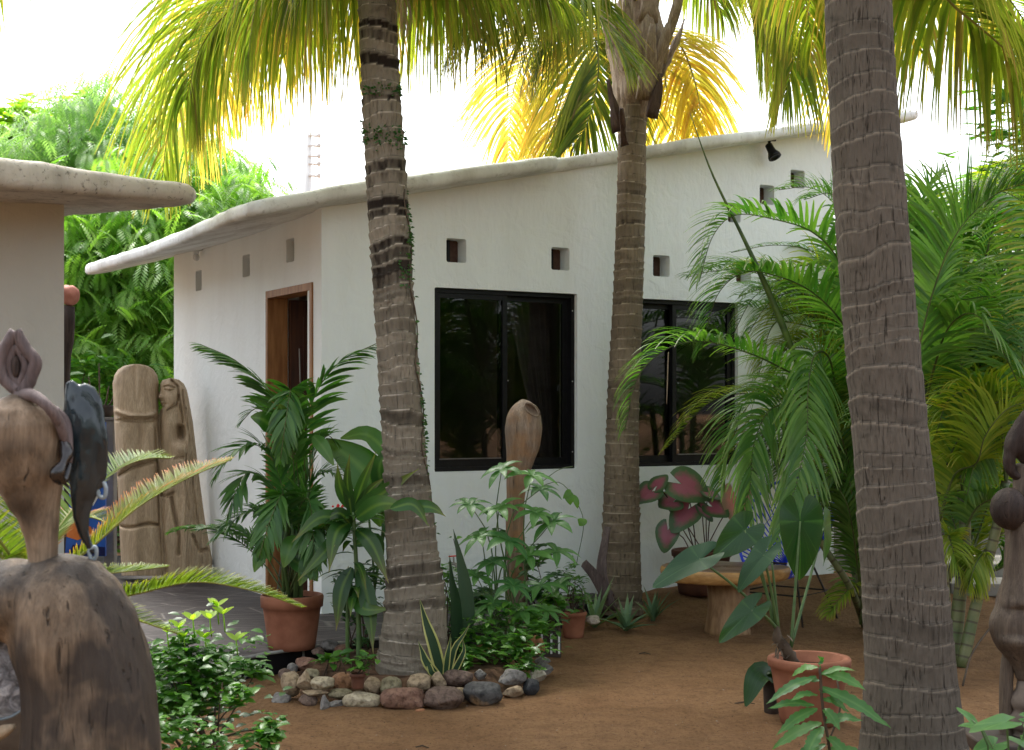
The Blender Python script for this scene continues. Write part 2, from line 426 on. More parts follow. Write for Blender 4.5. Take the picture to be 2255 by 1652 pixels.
M['anth'] = leafmat('glossy_heart_leaf', (.010,.042,.009), (.022,.075,.014), (.2,.2,.05), .05, tr=.22, trc=(.7,1,.2), rough_=.3, veins=(.06,.14,.03))
M['anthd'] = leafmat('bluish_heart_leaf', (.012,.05,.016), (.022,.072,.022), (.1,.15,.05), 0, tr=.15, rough_=.48, veins=(.05,.11,.04))
M['twig'] = simple('twig', (.05,.032,.02), (.10,.07,.045), 10, .8)
M['gstem'] = simple('green_stem', (.05,.10,.03), (.10,.16,.05), 10, .5)
M['red'] = simple('red_flower', (.5,.015,.012), (.7,.03,.02), 10, .4)
def canemat():
    m, t, o = nt('ringed_cane')
    at = N(t, 'ShaderNodeAttribute', attribute_name='lv'); sp = N(t, 'ShaderNodeSeparateXYZ'); t.links.new(at.outputs['Vector'], sp.inputs[0])
    n = nz(t, 8, 4)
    col = ramp(t, n, [(.35, (.07,.10,.035)), (.65, (.16,.16,.07))])
    w = math_(t, 'FRACT', math_(t, 'MULTIPLY', sp.outputs[1], 16.0))
    r = math_(t, 'MULTIPLY', math_(t, 'SUBTRACT', w, .78, True), 12.0, True)
    col = mixc(t, math_(t, 'MULTIPLY', r, .8), col, (.05,.035,.02))
    prin(t, o, col, .5, .4, n, .2); return m
M['cane'] = canemat()
def calmat(name, pink, green):
    m, t, o = nt(name)
    at = N(t, 'ShaderNodeAttribute', attribute_name='lv'); sp = N(t, 'ShaderNodeSeparateXYZ'); t.links.new(at.outputs['Vector'], sp.inputs[0])
    n = nz(t, 30, 4)
    q = math_(t, 'ADD', sp.outputs[1], math_(t, 'MULTIPLY', math_(t, 'SUBTRACT', n, .5), .5))
    col = ramp(t, q, [(.45, pink), (.82, green)])
    b = prin(t, None, col, .35, .4); T = N(t, 'ShaderNodeBsdfTranslucent'); t.links.new(col, T.inputs[0])
    mx = N(t, 'ShaderNodeMixShader'); mx.inputs[0].default_value = .3
    t.links.new(b.outputs[0], mx.inputs[1]); t.links.new(T.outputs[0], mx.inputs[2]); t.links.new(mx.outputs[0], o.inputs[0]); return m
M['cal'] = calmat('caladium_leaf', (.42,.12,.17), (.09,.17,.07))
M['calp'] = calmat('peach_caladium_leaf', (.75,.30,.24), (.45,.30,.2))

def sandmat():
    m, t, o = nt('sand')
    big = nz(t, 1.3, 6, None, .8, .6); mid_ = nz(t, 9, 9, None, .3, .75); fine = nz(t, 55, 5, None, 0, .7); gr = nz(t, 220, 2)
    col = mixc(t, big, (.28,.142,.064), (.56,.33,.17))
    col = mixc(t, math_(t, 'MULTIPLY', math_(t, 'SUBTRACT', mid_, .44, True), 2.4, True), col, (.17,.090,.045))
    k = math_(t, 'MULTIPLY', math_(t, 'SUBTRACT', fine, .52, True), 6.0, True)
    col = mixc(t, math_(t, 'MULTIPLY', k, .55), col, (.075,.038,.02))
    k2 = math_(t, 'MULTIPLY', math_(t, 'SUBTRACT', gr, .66, True), 6.0, True)
    col = mixc(t, math_(t, 'MULTIPLY', k2, .5), col, (.5,.36,.24))
    tc = N(t, 'ShaderNodeTexCoord'); wv = N(t, 'ShaderNodeTexWave'); wv.inputs['Scale'].default_value = 9; wv.inputs['Distortion'].default_value = 5; wv.inputs['Detail'].default_value = 3; wv.inputs['Detail Scale'].default_value = 1.2
    t.links.new(tc.outputs['Object'], wv.inputs[0])
    h = math_(t, 'ADD', math_(t, 'ADD', math_(t, 'MULTIPLY', mid_, 1.6), fine), math_(t, 'MULTIPLY', wv.outputs[1], .10))
    prin(t, o, col, .95, .1, h, 1.0, .06); return m
M['sand'] = sandmat()
def slatemat():
    m, t, o = nt('slate')
    n = nz(t, 2.2, 8, (1.0, 4.5, 1), 1.8); n2 = nz(t, 3, 5)
    tc = N(t, 'ShaderNodeTexCoord'); vo = N(t, 'ShaderNodeTexVoronoi', feature='DISTANCE_TO_EDGE'); vo.inputs['Scale'].default_value = 1.7
    mp = N(t, 'ShaderNodeMapping'); mp.inputs['Scale'].default_value = (1, 1.7, .01); t.links.new(tc.outputs['Object'], mp.inputs[0]); t.links.new(mp.outputs[0], vo.inputs[0])
    col = ramp(t, n, [(.3, (.007,.006,.007)), (.45, (.034,.028,.028)), (.50, (.008,.007,.008)), (.60, (.06,.05,.05)), (.72, (.012,.010,.011))])
    col = mixc(t, math_(t, 'MULTIPLY', n2, .35), col, (.08,.06,.055))
    j = math_(t, 'SUBTRACT', 1.0, math_(t, 'MULTIPLY', vo.outputs[0], 55.0), True)
    col = mixc(t, math_(t, 'MULTIPLY', j, .6), col, (.2,.18,.16))
    prin(t, o, col, .6, .22, math_(t, 'SUBTRACT', n, math_(t, 'MULTIPLY', j, .3)), .5, .015); return m
M['slate'] = slatemat()
# =====================================================  GROUND
def axis_(a, b, st, far):
    o = []; x = a
    while x < b+1e-6: o.append(x); x += st
    lo = []; k = st; x = a
    while x > -far: k *= 1.5; x -= k; lo.append(x)
    hi = []; k = st; x = b
    while x < far: k *= 1.5; x += k; hi.append(x)
    return lo[::-1]+o+hi
xs = axis_(-4.0, 4.4, .03, 250); ys = axis_(4.6, 12.4, .03, 250)
g = MB()
for y in ys:
    for x in xs: g.vert((x, y, gz(x, y) if (abs(x) < 12 and -5 < y < 20) else 0))
W_ = len(xs)
for j in range(len(ys)-1):
    for i in range(W_-1):
        g.face((j*W_+i, j*W_+i+1, (j+1)*W_+i+1, (j+1)*W_+i))
o = g.build('ground', M['sand'], loc=(0,0,0)); setp(o, 'raked brown sand of the garden', 'ground', kind='structure')

# slate terrace
TZ = .12
edge = [(-420,1560),(60,1545),(300,1512),(420,1478),(520,1452),(600,1438),(668,1427),(735,1418),(800,1410),(880,1400),(980,1386),(1080,1372),(1160,1360),(1225,1348)]
pl = [PZ(a, b, TZ) for a, b in edge]
q = FW(2.15, .02, TZ); pl += [FW(2.1, .25, TZ), FW(2.1, -.02, TZ), FW(.3, -.02, TZ)]
pl += [V((C0.x-.02, C0.y+.05, TZ)), SW(3.4, -.02, TZ), SW(4.2, -.02, TZ), V((-5.6, 12.9, TZ)), V((-6.2, 9.0, TZ))]
bm = bmesh.new()
vs = [bm.verts.new(p) for p in pl]
f = bm.faces.new(vs); bmesh.ops.recalc_face_normals(bm, faces=[f])
if f.normal.z < 0: f.normal_flip()
r = bmesh.ops.extrude_face_region(bm, geom=[f])
for v in [e for e in r['geom'] if isinstance(e, bmesh.types.BMVert)]: v.co.z += -TZ-.08
bmesh.ops.recalc_face_normals(bm, faces=bm.faces)
me = bpy.data.meshes.new('terrace'); bm.to_mesh(me); bm.free()
M['riser'] = simple('black_stone', (.004,.004,.005), (.012,.012,.014), 4, .35, .4, .3)
me.materials.append(M['slate']); me.materials.append(M['riser'])
for p in me.polygons: p.material_index = 0 if p.normal.z > .7 else 1
at = me.attributes.new('lv', 'FLOAT_VECTOR', 'POINT')
o = bpy.data.objects.new('terrace', me); COL.objects.link(o); setp(o, 'dark slate terrace along the white house', 'terrace', kind='structure')
# pale mortar lip and joints on the riser
mb = MB()
lip = [PZ(a, b, TZ+.004)+V((0,-.004,0)) for a, b in edge[1:]]
cv = curve(lip, 70)
for i, p in enumerate(cv): p.z += .004*noise.noise(V((i*.4, 0, 0)))
mb.tube(cv, [.011+.004*noise.noise(V((i*.7,2,0))) for i in range(71)], 6)
for a, b in ((540,1448),(668,1427),(735,1418),(860,1403),(470,1464),(390,1488)):
    p = PZ(a, b, TZ)+V((0,-.006,0)); mb.tube([p, p+V((.004,0,-.06)), p+V((-.003,0,-.13))], [.007,.009,.007], 5)
o = mb.build('mortar_line', simple('mortar', (.2,.19,.17), (.36,.35,.32), 14, .9, .1), loc=PZ(600,1438,TZ)); setp(o, 'pale mortar line along the edge of the slate terrace', 'mortar', kind='structure')

# =====================================================  WHITE HOUSE
house = thing('white_house', 'white plastered house with rising roof slab, two dark windows and small square openings', 'house', C0)
WT = .24
def wprism(pts_uz, fn, t, name, mat):
    mb = MB(); n = len(pts_uz)
    a = [mb.vert(fn(u, 0, z)) for u, z in pts_uz]; b = [mb.vert(fn(u, -t, z)) for u, z in pts_uz]
    mb.face(a); mb.face(b[::-1])
    for i in range(n):
        k = (i+1) % n; mb.face((a[k], a[i], b[i], b[k]))
    return mb
def roofz(u): return 2.70+.205*u
UL = fu(1836)
front = wprism([(0,-.2),(UL,-.2),(UL,roofz(UL)+.08),(0,roofz(0)+.08)], FW, WT, '', None).build('front_wall', M['wall'], house, smooth=False)
VL = sv(383)
side = wprism([(WT,-.2),(VL,-.2),(VL,2.80),(WT,2.78)], SW, WT, '', None).build('side_wall', M['wall'], house, smooth=False)
def cutter(fn, u0, u1, z0, z1, rad=.012):
    mb = MB(); p = []
    for z in (z0, z1):
        for (u, w) in ((u0,.1),(u1,.1),(u1,-WT-.1),(u0,-WT-.1)): p.append(fn(u, w, z))
    mb.box(p); o = mb.build('c', M['wall'], None, loc=(0,0,0))
    me = o.data; b = bmesh.new(); b.from_mesh(me); bmesh.ops.recalc_face_normals(b, faces=b.faces)
    es = [e for e in b.edges]
    if rad: bmesh.ops.bevel(b, geom=es, offset=rad, segments=3, affect='EDGES', profile=.5)
    for f in b.faces: f.smooth = False
    b.to_mesh(me); b.free(); return o
for w_ in (front, side):
    b = bmesh.new(); b.from_mesh(w_.data); bmesh.ops.recalc_face_normals(b, faces=b.faces); b.to_mesh(w_.data); b.free()
W1 = (fu(957), fu(1271), 1.02, 2.272); W2 = (fu(1357), fu(1625), 1.02, 2.262)
cs = [cutter(FW, *W1), cutter(FW, *W2)]
def fz(px, py): return CZ-(py-HZ)*fY(px)/F
def sz(px, py): return CZ-(py-HZ)*sY(px)/F
fh = []
for (a, b, t, bt) in ((983,1027,524,577),(1214,1254,544,594),(1438,1475,561,608),(1621,1654,576,621),(1603,1631,447,489),(1673,1705,406,449),(1741,1772,373,413)):
    fh.append((fu(a), fu(b), fz(a, bt), fz(a, t)))
cs += [cutter(FW, *h, rad=.015) for h in fh]
cut(front, cs)
sh = []
for (a, b, t, bt) in ((431,444,594,639),(534,550,559,608),(630,648,523,575)):
    sh.append((sv(b), sv(a), sz(b, bt), sz(b, t)))
D = (sv(690), sv(588), .121, 2.28)
cut(side, [cutter(SW, *h, rad=.015) for h in sh]+[cutter(SW, *D, rad=0)])
# the other walls, floor and an inner partition
def block(name, pts, z0, z1, mat):
    mb = MB()
    mb.box([V((p.x, p.y, z0)) for p in pts]+[V((p.x, p.y, z1 if not callable(z1) else z1(p))) for p in pts])
    o = mb.build(name, mat, house, smooth=False)
    b = bmesh.new(); b.from_mesh(o.data); bmesh.ops.recalc_face_normals(b, faces=b.faces); b.to_mesh(o.data); b.free()
    return o
DEP = VL
def rz(p): return roofz((p-C0).dot(E1))+.06
block('end_wall', [FW(UL-WT,-WT,0), FW(UL,-WT,0), FW(UL,-DEP,0), FW(UL-WT,-DEP,0)], -.2, rz, M['wall'])
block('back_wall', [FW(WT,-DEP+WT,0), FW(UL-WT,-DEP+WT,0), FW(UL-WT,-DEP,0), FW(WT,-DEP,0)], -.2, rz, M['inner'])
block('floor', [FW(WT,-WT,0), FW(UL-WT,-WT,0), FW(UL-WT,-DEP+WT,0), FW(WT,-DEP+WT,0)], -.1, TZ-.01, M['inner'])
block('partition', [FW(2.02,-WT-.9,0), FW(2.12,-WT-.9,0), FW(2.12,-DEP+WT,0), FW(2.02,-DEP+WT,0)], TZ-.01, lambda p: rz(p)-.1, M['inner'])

# roof slab with rounded lip, overhang steps back in the middle
o1 = .34
def RP(u, w, v=None): return C0+E1*u+N1*w
def fue(px, w):   # u on a line parallel to the front wall, w outwards, seen at px
    k = (px-CX)/F; b = C0+N1*w
    return (k*b.y-b.x)/(E1.x-k*E1.y)
uA = fue(1250, .34); uB = fue(1425, .07); uC = fue(1500, .24); uT = fue(2030, .1)
L2 = -.62
outl = [RP(L2,.34), RP(-.1,.35), RP(.9,.34), RP(uA-.28,.335), RP(uA-.12,.31), RP(uA-.03,.26), RP(uA+.0,.18), RP(uA+.08,.075), RP(uB,.07), RP(uB+.09,.17), RP(uC,.26), RP((uC+UL)/2,.27), RP(UL,.25), RP(uT-.22,.20), RP(uT-.06,.12), RP(uT,-.05), RP(uT-.1,-.5),
        RP(uT-.2,-DEP-.4), RP(1.5,-DEP-.45), RP(-.3,-DEP-.36), RP(-.60,-DEP-.34), RP(-.68,-DEP-.2), RP(-.66,-DEP+.1), RP(-.60,-2.2), RP(-.64,-1.1), RP(-.62,-.4)]
def slab(name, pts, zf, th, mat, parent, bev, seg=4, sub=.12):
    # densify
    P2 = []
    for i, p in enumerate(pts):
        q = pts[(i+1) % len(pts)]; k = max(1, int((q-p).length/sub))
        for j in range(k): P2.append(p.lerp(q, j/k))
    bm = bmesh.new()
    bot = [bm.verts.new((p.x, p.y, zf(p))) for p in P2]
    f = bm.faces.new(bot)
    r = bmesh.ops.extrude_face_region(bm, geom=[f])
    tv = [e for e in r['geom'] if isinstance(e, bmesh.types.BMVert)]
    for v in tv: v.co.z += th(v.co)
    bmesh.ops.recalc_face_normals(bm, faces=bm.faces)
    es = [e for e in bm.edges if len(e.link_faces) == 2 and max(len(x.verts) for x in e.link_faces) > 6]
    bmesh.ops.bevel(bm, geom=es, offset=bev, segments=seg, affect='EDGES', profile=.5)
    bmesh.ops.triangulate(bm, faces=[f for f in bm.faces if len(f.verts) > 4])
    for f in bm.faces: f.smooth = abs(f.normal.z) < .98
    base = wloc(parent)
    for v in bm.verts:
        q = v.co*6; v.co.z += .008*noise.noise(q); v.co.x += .006*noise.noise(q+V((9,0,0)))
        v.co -= base
    me = bpy.data.meshes.new(name); bm.to_mesh(me); bm.free(); me.materials.append(mat); me.attributes.new('lv', 'FLOAT_VECTOR', 'POINT')
    o = bpy.data.objects.new(name, me); COL.objects.link(o); o.parent = parent; return o
def zroof(p):
    q = V((p.x, p.y, 0))-C0
    u = q.dot(E1); w = -q.dot(N1)
    return 2.785+.205*u - .035*sm(0, 1.2, w)*sm(.4,-.2,u)+.0*w-.03*sm(.1,-.6,u)
roof = slab('roof', outl, lambda p: zroof(p)-.02, lambda c: .095-.01*sm(2.0, 3.6, (c-C0).dot(E1)), M['roof'], house, .036)

# windows
def window(W, slider):
    u0, u1, z0, z1 = W
    um = (u0+u1)/2; w0 = -.035
    wn = MB(); wf = wn
    g_ = .006; t = .03
    def bar(ua, ub, za, zb, wa, wb, m):
        p = []
        for z in (za, zb):
            for (u, w) in ((ua,wa),(ub,wa),(ub,wb),(ua,wb)): p.append(FW(u, w, z))
        m.box(p)
    # outer frame
    bar(u0+.001,u0+t,z0+.001,z1-.001,w0,w0-.09,wn); bar(u1-t,u1-.001,z0+.001,z1-.001,w0,w0-.09,wn)
    bar(u0+t,u1-t,z1-t,z1-.001,w0-.001,w0-.089,wn); bar(u0+t,u1-t,z0+.001,z0+t,w0-.001,w0-.089,wn)
    win = wn.build('window', M['black'], house, smooth=False)
    for k, (a, b, wo) in enumerate(((u0+t, um+.022, w0-.012), (um-.022, u1-t, w0-.05))):
        if slider: wo = (w0-.05, w0-.012)[k]
        s_ = MB(); h = .036
        bar(a,a+h,z0+t,z1-t,wo,wo-.03,s_); bar(b-h,b,z0+t,z1-t,wo,wo-.03,s_)
        bar(a+h,b-h,z1-t-h,z1-t,wo-.001,wo-.029,s_); bar(a+h,b-h,z0+t,z0+t+.05,wo-.001,wo-.029,s_)
        s_.build('sash', M['black'], win, smooth=False)
        gl = MB(); bar(a+h-.004,b-h+.004,z0+t+.046,z1-t-h+.004,wo-.012,wo-.018,gl); gl.build('glass_pane', M['glass'], win, smooth=False)
    # bright lower rail of the front sash
    r_ = MB(); a, b = ((u0+t,um), (um,u1-t))[1 if slider else 0]
    bar(a+.03,b-.03,z0+t+.052,z0+t+.060,w0-.006,w0-.0115,r_); r_.build('rail', simple('aluminium_rail_%d' % slider, (.14,.14,.15), (.2,.2,.21), 9, .3, .5, metal=.6), win, smooth=False)
    sm_ = simple('screw_metal_%d' % slider, (.4,.4,.4), (.5,.5,.5), 9, .3)
    for zz in (z0+.12, (z0+z1)/2, z1-.12):
        for uu in (um+.02, u1-.018):
            c = MB(); c.lathe(FW(uu, w0+.001, zz), [(.004,-.004),(.004,.004)], 8); c.build('screw', sm_, win)
    return win
window(W1, 0); window(W2, 1)
# brown screens at the back of the little openings
for i, (u0, u1, z0, z1) in enumerate(fh):
    mb = MB(); p = []
    for z in (z0-.02, z1+.02):
        for (u, w) in ((u0-.02,-.125),(u1+.02,-.125),(u1+.02,-.135),(u0-.02,-.135)): p.append(FW(u, w, z))
    mb.box(p)
    mb.build('vent_screen', M['screen'], house, smooth=False)
    mb = MB(); p = []
    um = u0+(u1-u0)*.42
    for z in (z0-.01, z1+.01):
        for (u, w) in ((um,-.105),(um+.018,-.105),(um+.018,-.124),(um,-.124)): p.append(FW(u, w, z))
    mb.box(p); mb.build('vent_bar', M['black'], house, smooth=False)
for (v0, v1, z0, z1) in sh:
    mb = MB(); p = []
    for z in (z0-.02, z1+.02):
        for (u, w) in ((v0-.02,-.13),(v1+.02,-.13),(v1+.02,-.14),(v0-.02,-.14)): p.append(SW(u, w, z))
    mb.box(p); mb.build('vent_screen', M['conc'], house, smooth=False)

# door frame and open leaf
def sbar(ua, ub, za, zb, wa, wb, m):
    p = []
    for z in (za, zb):
        for (u, w) in ((ua,wa),(ub,wa),(ub,wb),(ua,wb)): p.append(SW(u, w, z))
    m.box(p)
fr = MB(); v0, v1, z0, z1 = D; e = .04
sbar(v0+.001,v0+e,z0,z1-.001,.012,-.14,fr); sbar(v1-e,v1-.001,z0,z1-.001,.012,-.14,fr); sbar(v0+e,v1-e,z1-e-.01,z1-.001,.011,-.139,fr)
df = fr.build('door_frame', M['wood_frame'], house, smooth=False)
dl = MB(); sbar(v1-e-.045, v1-e-.005, z0+.01, z1-e-.02, -.145, -.145-.74, dl)
for za, zb in ((.25,.75),(.85,1.35),(1.45,2.1)): sbar(v1-e-.055, v1-e-.046, za, zb, -.24, -.80, dl)
d_ = dl.build('door', M['wood_dark'], house, smooth=False)
hd = MB(); a = SW(v1-e-.075, -.82, 1.12); hd.tube([a, a-N2*.0+E2*-.03, a+N2*.10+E2*-.03], .009, 8); hd.build('handle', M['rod'], d_)
th_ = MB(); sbar(v0+e,v1-e,.10,.135,.03,-.22,th_); th_.build('threshold', M['slate'], house, smooth=False)

# curtain inside the first window
mb = MB(); n = 60
for j in range(22):
    t = j/21
    z = 2.32-1.25*t
    ua = W1[1]-.05-.30*(1-t)**.8-.02; ub = W1[1]-.0
    for i in range(n+1):
        s = i/n; u = ua+.03*(t)+(ub-ua)*s
        mb.vert(FW(u, -.40+.022*math.sin(s*46)+.01*math.sin(s*17+t*2), z))
for j in range(21):
    for i in range(n): k = j*(n+1)+i; mb.face((k, k+1, k+n+2, k+n+1))
o = mb.build('curtain', M['curtain'], loc=FW(W1[1]-.15,-.4,1.07)); setp(o, 'grey pleated curtain drawn aside behind the first window', 'curtain')
sol = o.modifiers.new('s', 'SOLIDIFY'); sol.thickness = .003

# bulb and spotlight under the eaves
def under(px, py, w_side=None):
    pass
b0 = SW(sv(432)+.05, .42, 0)
Yb = b0.y; b0 = P(432, 540, Yb); zt = zroof(b0)-.012
b0.z = zt
t = thing('ceiling_bulb', 'small white bulb holder under the eave above the first narrow opening', 'light', b0)
mb = MB(); mb.lathe(b0, [(.004,0),(.055,-.002),(.05,-.02),(.022,-.028),(.022,-.05),(.004,-.052)], 16); mb.build('holder', M['white'], t)
mb = MB(); mb.ell(b0+V((0,0,-.075)), (.026,.026,.032), nu=12, nv=8); mb.build('bulb', simple('bulb_glass', (.55,.55,.52), (.65,.65,.62), 5, .2), t)
s0 = P(1694, 311, FW(fu(1694), .13, 0).y); s0.z = zroof(s0)-.015
t = thing('spotlight', 'black spotlight hanging under the roof edge beside the big palm', 'spotlight', s0)
mb = MB(); mb.tube([s0, s0+V((0,0,-.035))], .012, 8); mb.abox(s0+V((0,0,-.004)), .10,.03,.008); mb.build('bracket', M['black'], t)
ax = V((.35,-.35,-.85)).normalized(); R = V((0,0,1)).rotation_difference(ax).to_matrix()
mb = MB(); mb.lathe(s0+V((-.01,0,-.03)), [(.012,0),(.028,.01),(.03,.05),(.033,.075),(.05,.11),(.052,.13),(.04,.131),(.03,.12)], 18, axis=R); mb.build('lamp_head', M['black'], t)

# =====================================================  LEFT HOUSE
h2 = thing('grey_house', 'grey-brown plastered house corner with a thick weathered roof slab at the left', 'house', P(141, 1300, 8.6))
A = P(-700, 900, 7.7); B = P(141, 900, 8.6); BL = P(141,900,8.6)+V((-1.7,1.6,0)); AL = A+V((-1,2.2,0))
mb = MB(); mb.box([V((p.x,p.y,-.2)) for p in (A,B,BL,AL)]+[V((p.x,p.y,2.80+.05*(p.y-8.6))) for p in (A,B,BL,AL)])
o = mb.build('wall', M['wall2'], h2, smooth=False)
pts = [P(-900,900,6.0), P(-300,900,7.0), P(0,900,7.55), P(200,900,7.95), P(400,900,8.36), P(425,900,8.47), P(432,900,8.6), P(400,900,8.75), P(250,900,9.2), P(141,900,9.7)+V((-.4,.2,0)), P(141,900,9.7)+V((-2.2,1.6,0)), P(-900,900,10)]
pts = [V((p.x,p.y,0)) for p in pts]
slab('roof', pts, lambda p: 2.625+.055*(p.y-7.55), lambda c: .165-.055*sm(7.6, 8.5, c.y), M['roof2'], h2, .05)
mb = MB(); mb.lathe(P(88,648,8.53), [(.006,-.004),(.006,.004)], 8)

# gate panel, post, blue painted thing, hanging pot at the gap between the houses
t = thing('boundary_post', 'pale grey square post standing between the blue banner and the carved slab', 'post', P(242,1262,11.7))
zb = 0.12; pz = P(242,925,11.7).z
mb = MB(); c = P(243, 900, 11.7); mb.abox((c.x,c.y,(pz+zb)/2), .085,.1,pz-zb); mb.build('shaft', M['conc'], t, smooth=False, bevel=.006)
mb = MB(); mb.abox((c.x,c.y,pz+.012), .12,.13,.024); mb.build('cap', M['conc'], t, smooth=False, bevel=.004)
t = thing('painted_banner', 'blue painted panel with orange and white patches behind the glass drape', 'panel', P(180,1262,11.5))
def bp(px,py,dy=0): return P(px,py,11.55-dy)
mb = MB(); a,b,c,d = bp(120,1225),bp(232,1225),bp(232,930),bp(120,930)
off = V((0,.03,0)); mb.box([a,b,b+off,a+off,d,c,c+off,d+off]); pn = mb.build('board', M['bluep'], t, smooth=False)
def patch(name, pts, mat):
    mb = MB(); f_ = [mb.vert(bp(x,y,.004)) for x,y in pts]; k_ = [mb.vert(bp(x,y,.0005)) for x,y in pts]; mb.face(f_); n=len(pts)
    for i in range(n): j=(i+1)%n; mb.face((f_[i],k_[i],k_[j],f_[j]))
    mb.build(name, mat, pn, smooth=False)
M['orangep'] = simple('orange_paint', (.6,.16,.03), (.7,.22,.05), 5, .4)
patch('orange_patch', [(140,1165),(160,1150),(200,1160),(205,1175),(170,1190),(140,1180)], M['orangep'])
patch('white_patch', [(121,1135),(140,1130),(143,1228),(121,1224)], M['white'])
patch('white_patch', [(195,1100),(215,1070),(222,1085),(205,1115)], M['white'])
patch('dark_patch', [(160,1200),(231,1205),(231,1224),(150,1224)], simple('navy_paint', (.004,.008,.06), (.006,.012,.1), 5, .4))
t = thing('hanging_pot', 'dark round pot on top of the blue panel with thin stems', 'pot', P(222,930,11.75))
pc = P(222,924,11.75)
mb = MB(); mb.lathe(pc, [(.06,0),(.1,.04),(.115,.1),(.12,.12),(.108,.12),(.1,.1),(.01,.09)], 22); mb.build('pot', M['clay_dark'], t)
mb = MB()
for a,b,c_ in ((195,830,.3),(218,800,.1),(240,850,.6),(256,860,.8),(206,870,.2)):
    mb.tube(curve([pc+V((0,0,.09)), P(222+(a-222)*.6, 890, 11.75), P(a,b,11.75)], 6), [.007]*6+[.003], 5)
mb.build('stem', M['twig'], t)
# dark red post top behind the left house corner
t = thing('red_post', 'dark leaning trunk with a pinkish cut top behind the left house corner', 'post', P(146,1262,11.0))
mb = MB(); mb.tube(curve([P(118,1262,11), P(138,900,11), P(146,740,11), P(152,672,11)], 14), [.07,.075,.08,.085,.08,.075,.07,.065,.06,.055,.05,.05,.05,.055,.055], 12); o = mb.build('trunk', M['darkwood'], t); rough(o, .02, 7)
mb = MB(); mb.ell(P(150,652,11), (.075,.07,.085), nu=18, nv=12); o = mb.build('cut_top', simple('pink_wood', (.35,.13,.09), (.5,.22,.16), 9, .7, .2, .4), t); rough(o, .03, 9)

# garden wall and pole beyond
t = thing('garden_wall', 'low dark grey block wall behind the feather palms at the far right', 'wall', V((4.3,13.3,0)))
mb = MB(); mb.box([V(p) for p in ((FW(UL,-.4,0).x+.2,12.6,-.1),(9,14.2,-.1),(9,14.45,-.1),(FW(UL,-.4,0).x+.2,12.85,-.1),(FW(UL,-.4,0).x+.2,12.6,1.35),(9,14.2,1.35),(9,14.45,1.35),(FW(UL,-.4,0).x+.2,12.85,1.35))]); mb.build('blockwork', M['conc'], t, smooth=False)
mb = MB(); mb.box([V(p) for p in ((FW(UL,-.4,0).x+.17,12.57,1.352),(9,14.17,1.352),(9,14.48,1.352),(FW(UL,-.4,0).x+.17,12.88,1.352),(FW(UL,-.4,0).x+.17,12.57,1.41),(9,14.17,1.41),(9,14.48,1.41),(FW(UL,-.4,0).x+.17,12.88,1.41))]); mb.build('coping', M['wall2'], t, smooth=False)
t = thing('garden_step', 'pale concrete steps behind the torso sculpture at the right', 'steps', PZ(2200,1330))
c = PZ(2215,1322)
for i,(dz,dy) in enumerate(((.10,0),(.20,.35))):
    mb = MB(); mb.abox((c.x+.35,c.y+.5+dy,dz/2+.02),1.5,.9-dy*.5,dz); mb.build('step', M['conc'], t, smooth=False, bevel=.012)
t = thing('utility_pole', 'utility pole with insulators, paled to imitate haze, rising behind the white roof', 'pole', P(676,900,34)*1.0)
t.location.z = 0
pp = P(676,900,34); zt = P(676,292,34).z
mb = MB(); mb.tube([(pp.x,34,0),(pp.x,34,zt)], [.15,.11], 12); mb.build('mast', M['white'], t)  # pale colour imitates haze in front of the distant pole
for py in (300,322,345,362,388):
    mb = MB(); z = P(676,py,34).z; mb.tube([(pp.x+.05,33.9,z),(pp.x+.28,33.9,z-.02)], .03, 6); mb.ell((pp.x+.3,33.9,z),(.05,.05,.07),nu=8,nv=6); mb.build('insulator', M['white'], t)
t = thing('power_lines', 'thin power lines sagging across the white sky', 'cables', (pp.x,34,zt))
for py in (300,322,345,362):
    a = P(690,py,34); b = P(1500,py-150,28); mid_ = (a+b)/2; mid_.z -= .25
    mb = MB(); mb.tube(curve([a,mid_,b],16), .010, 4); mb.build('cable', M['white'], t)
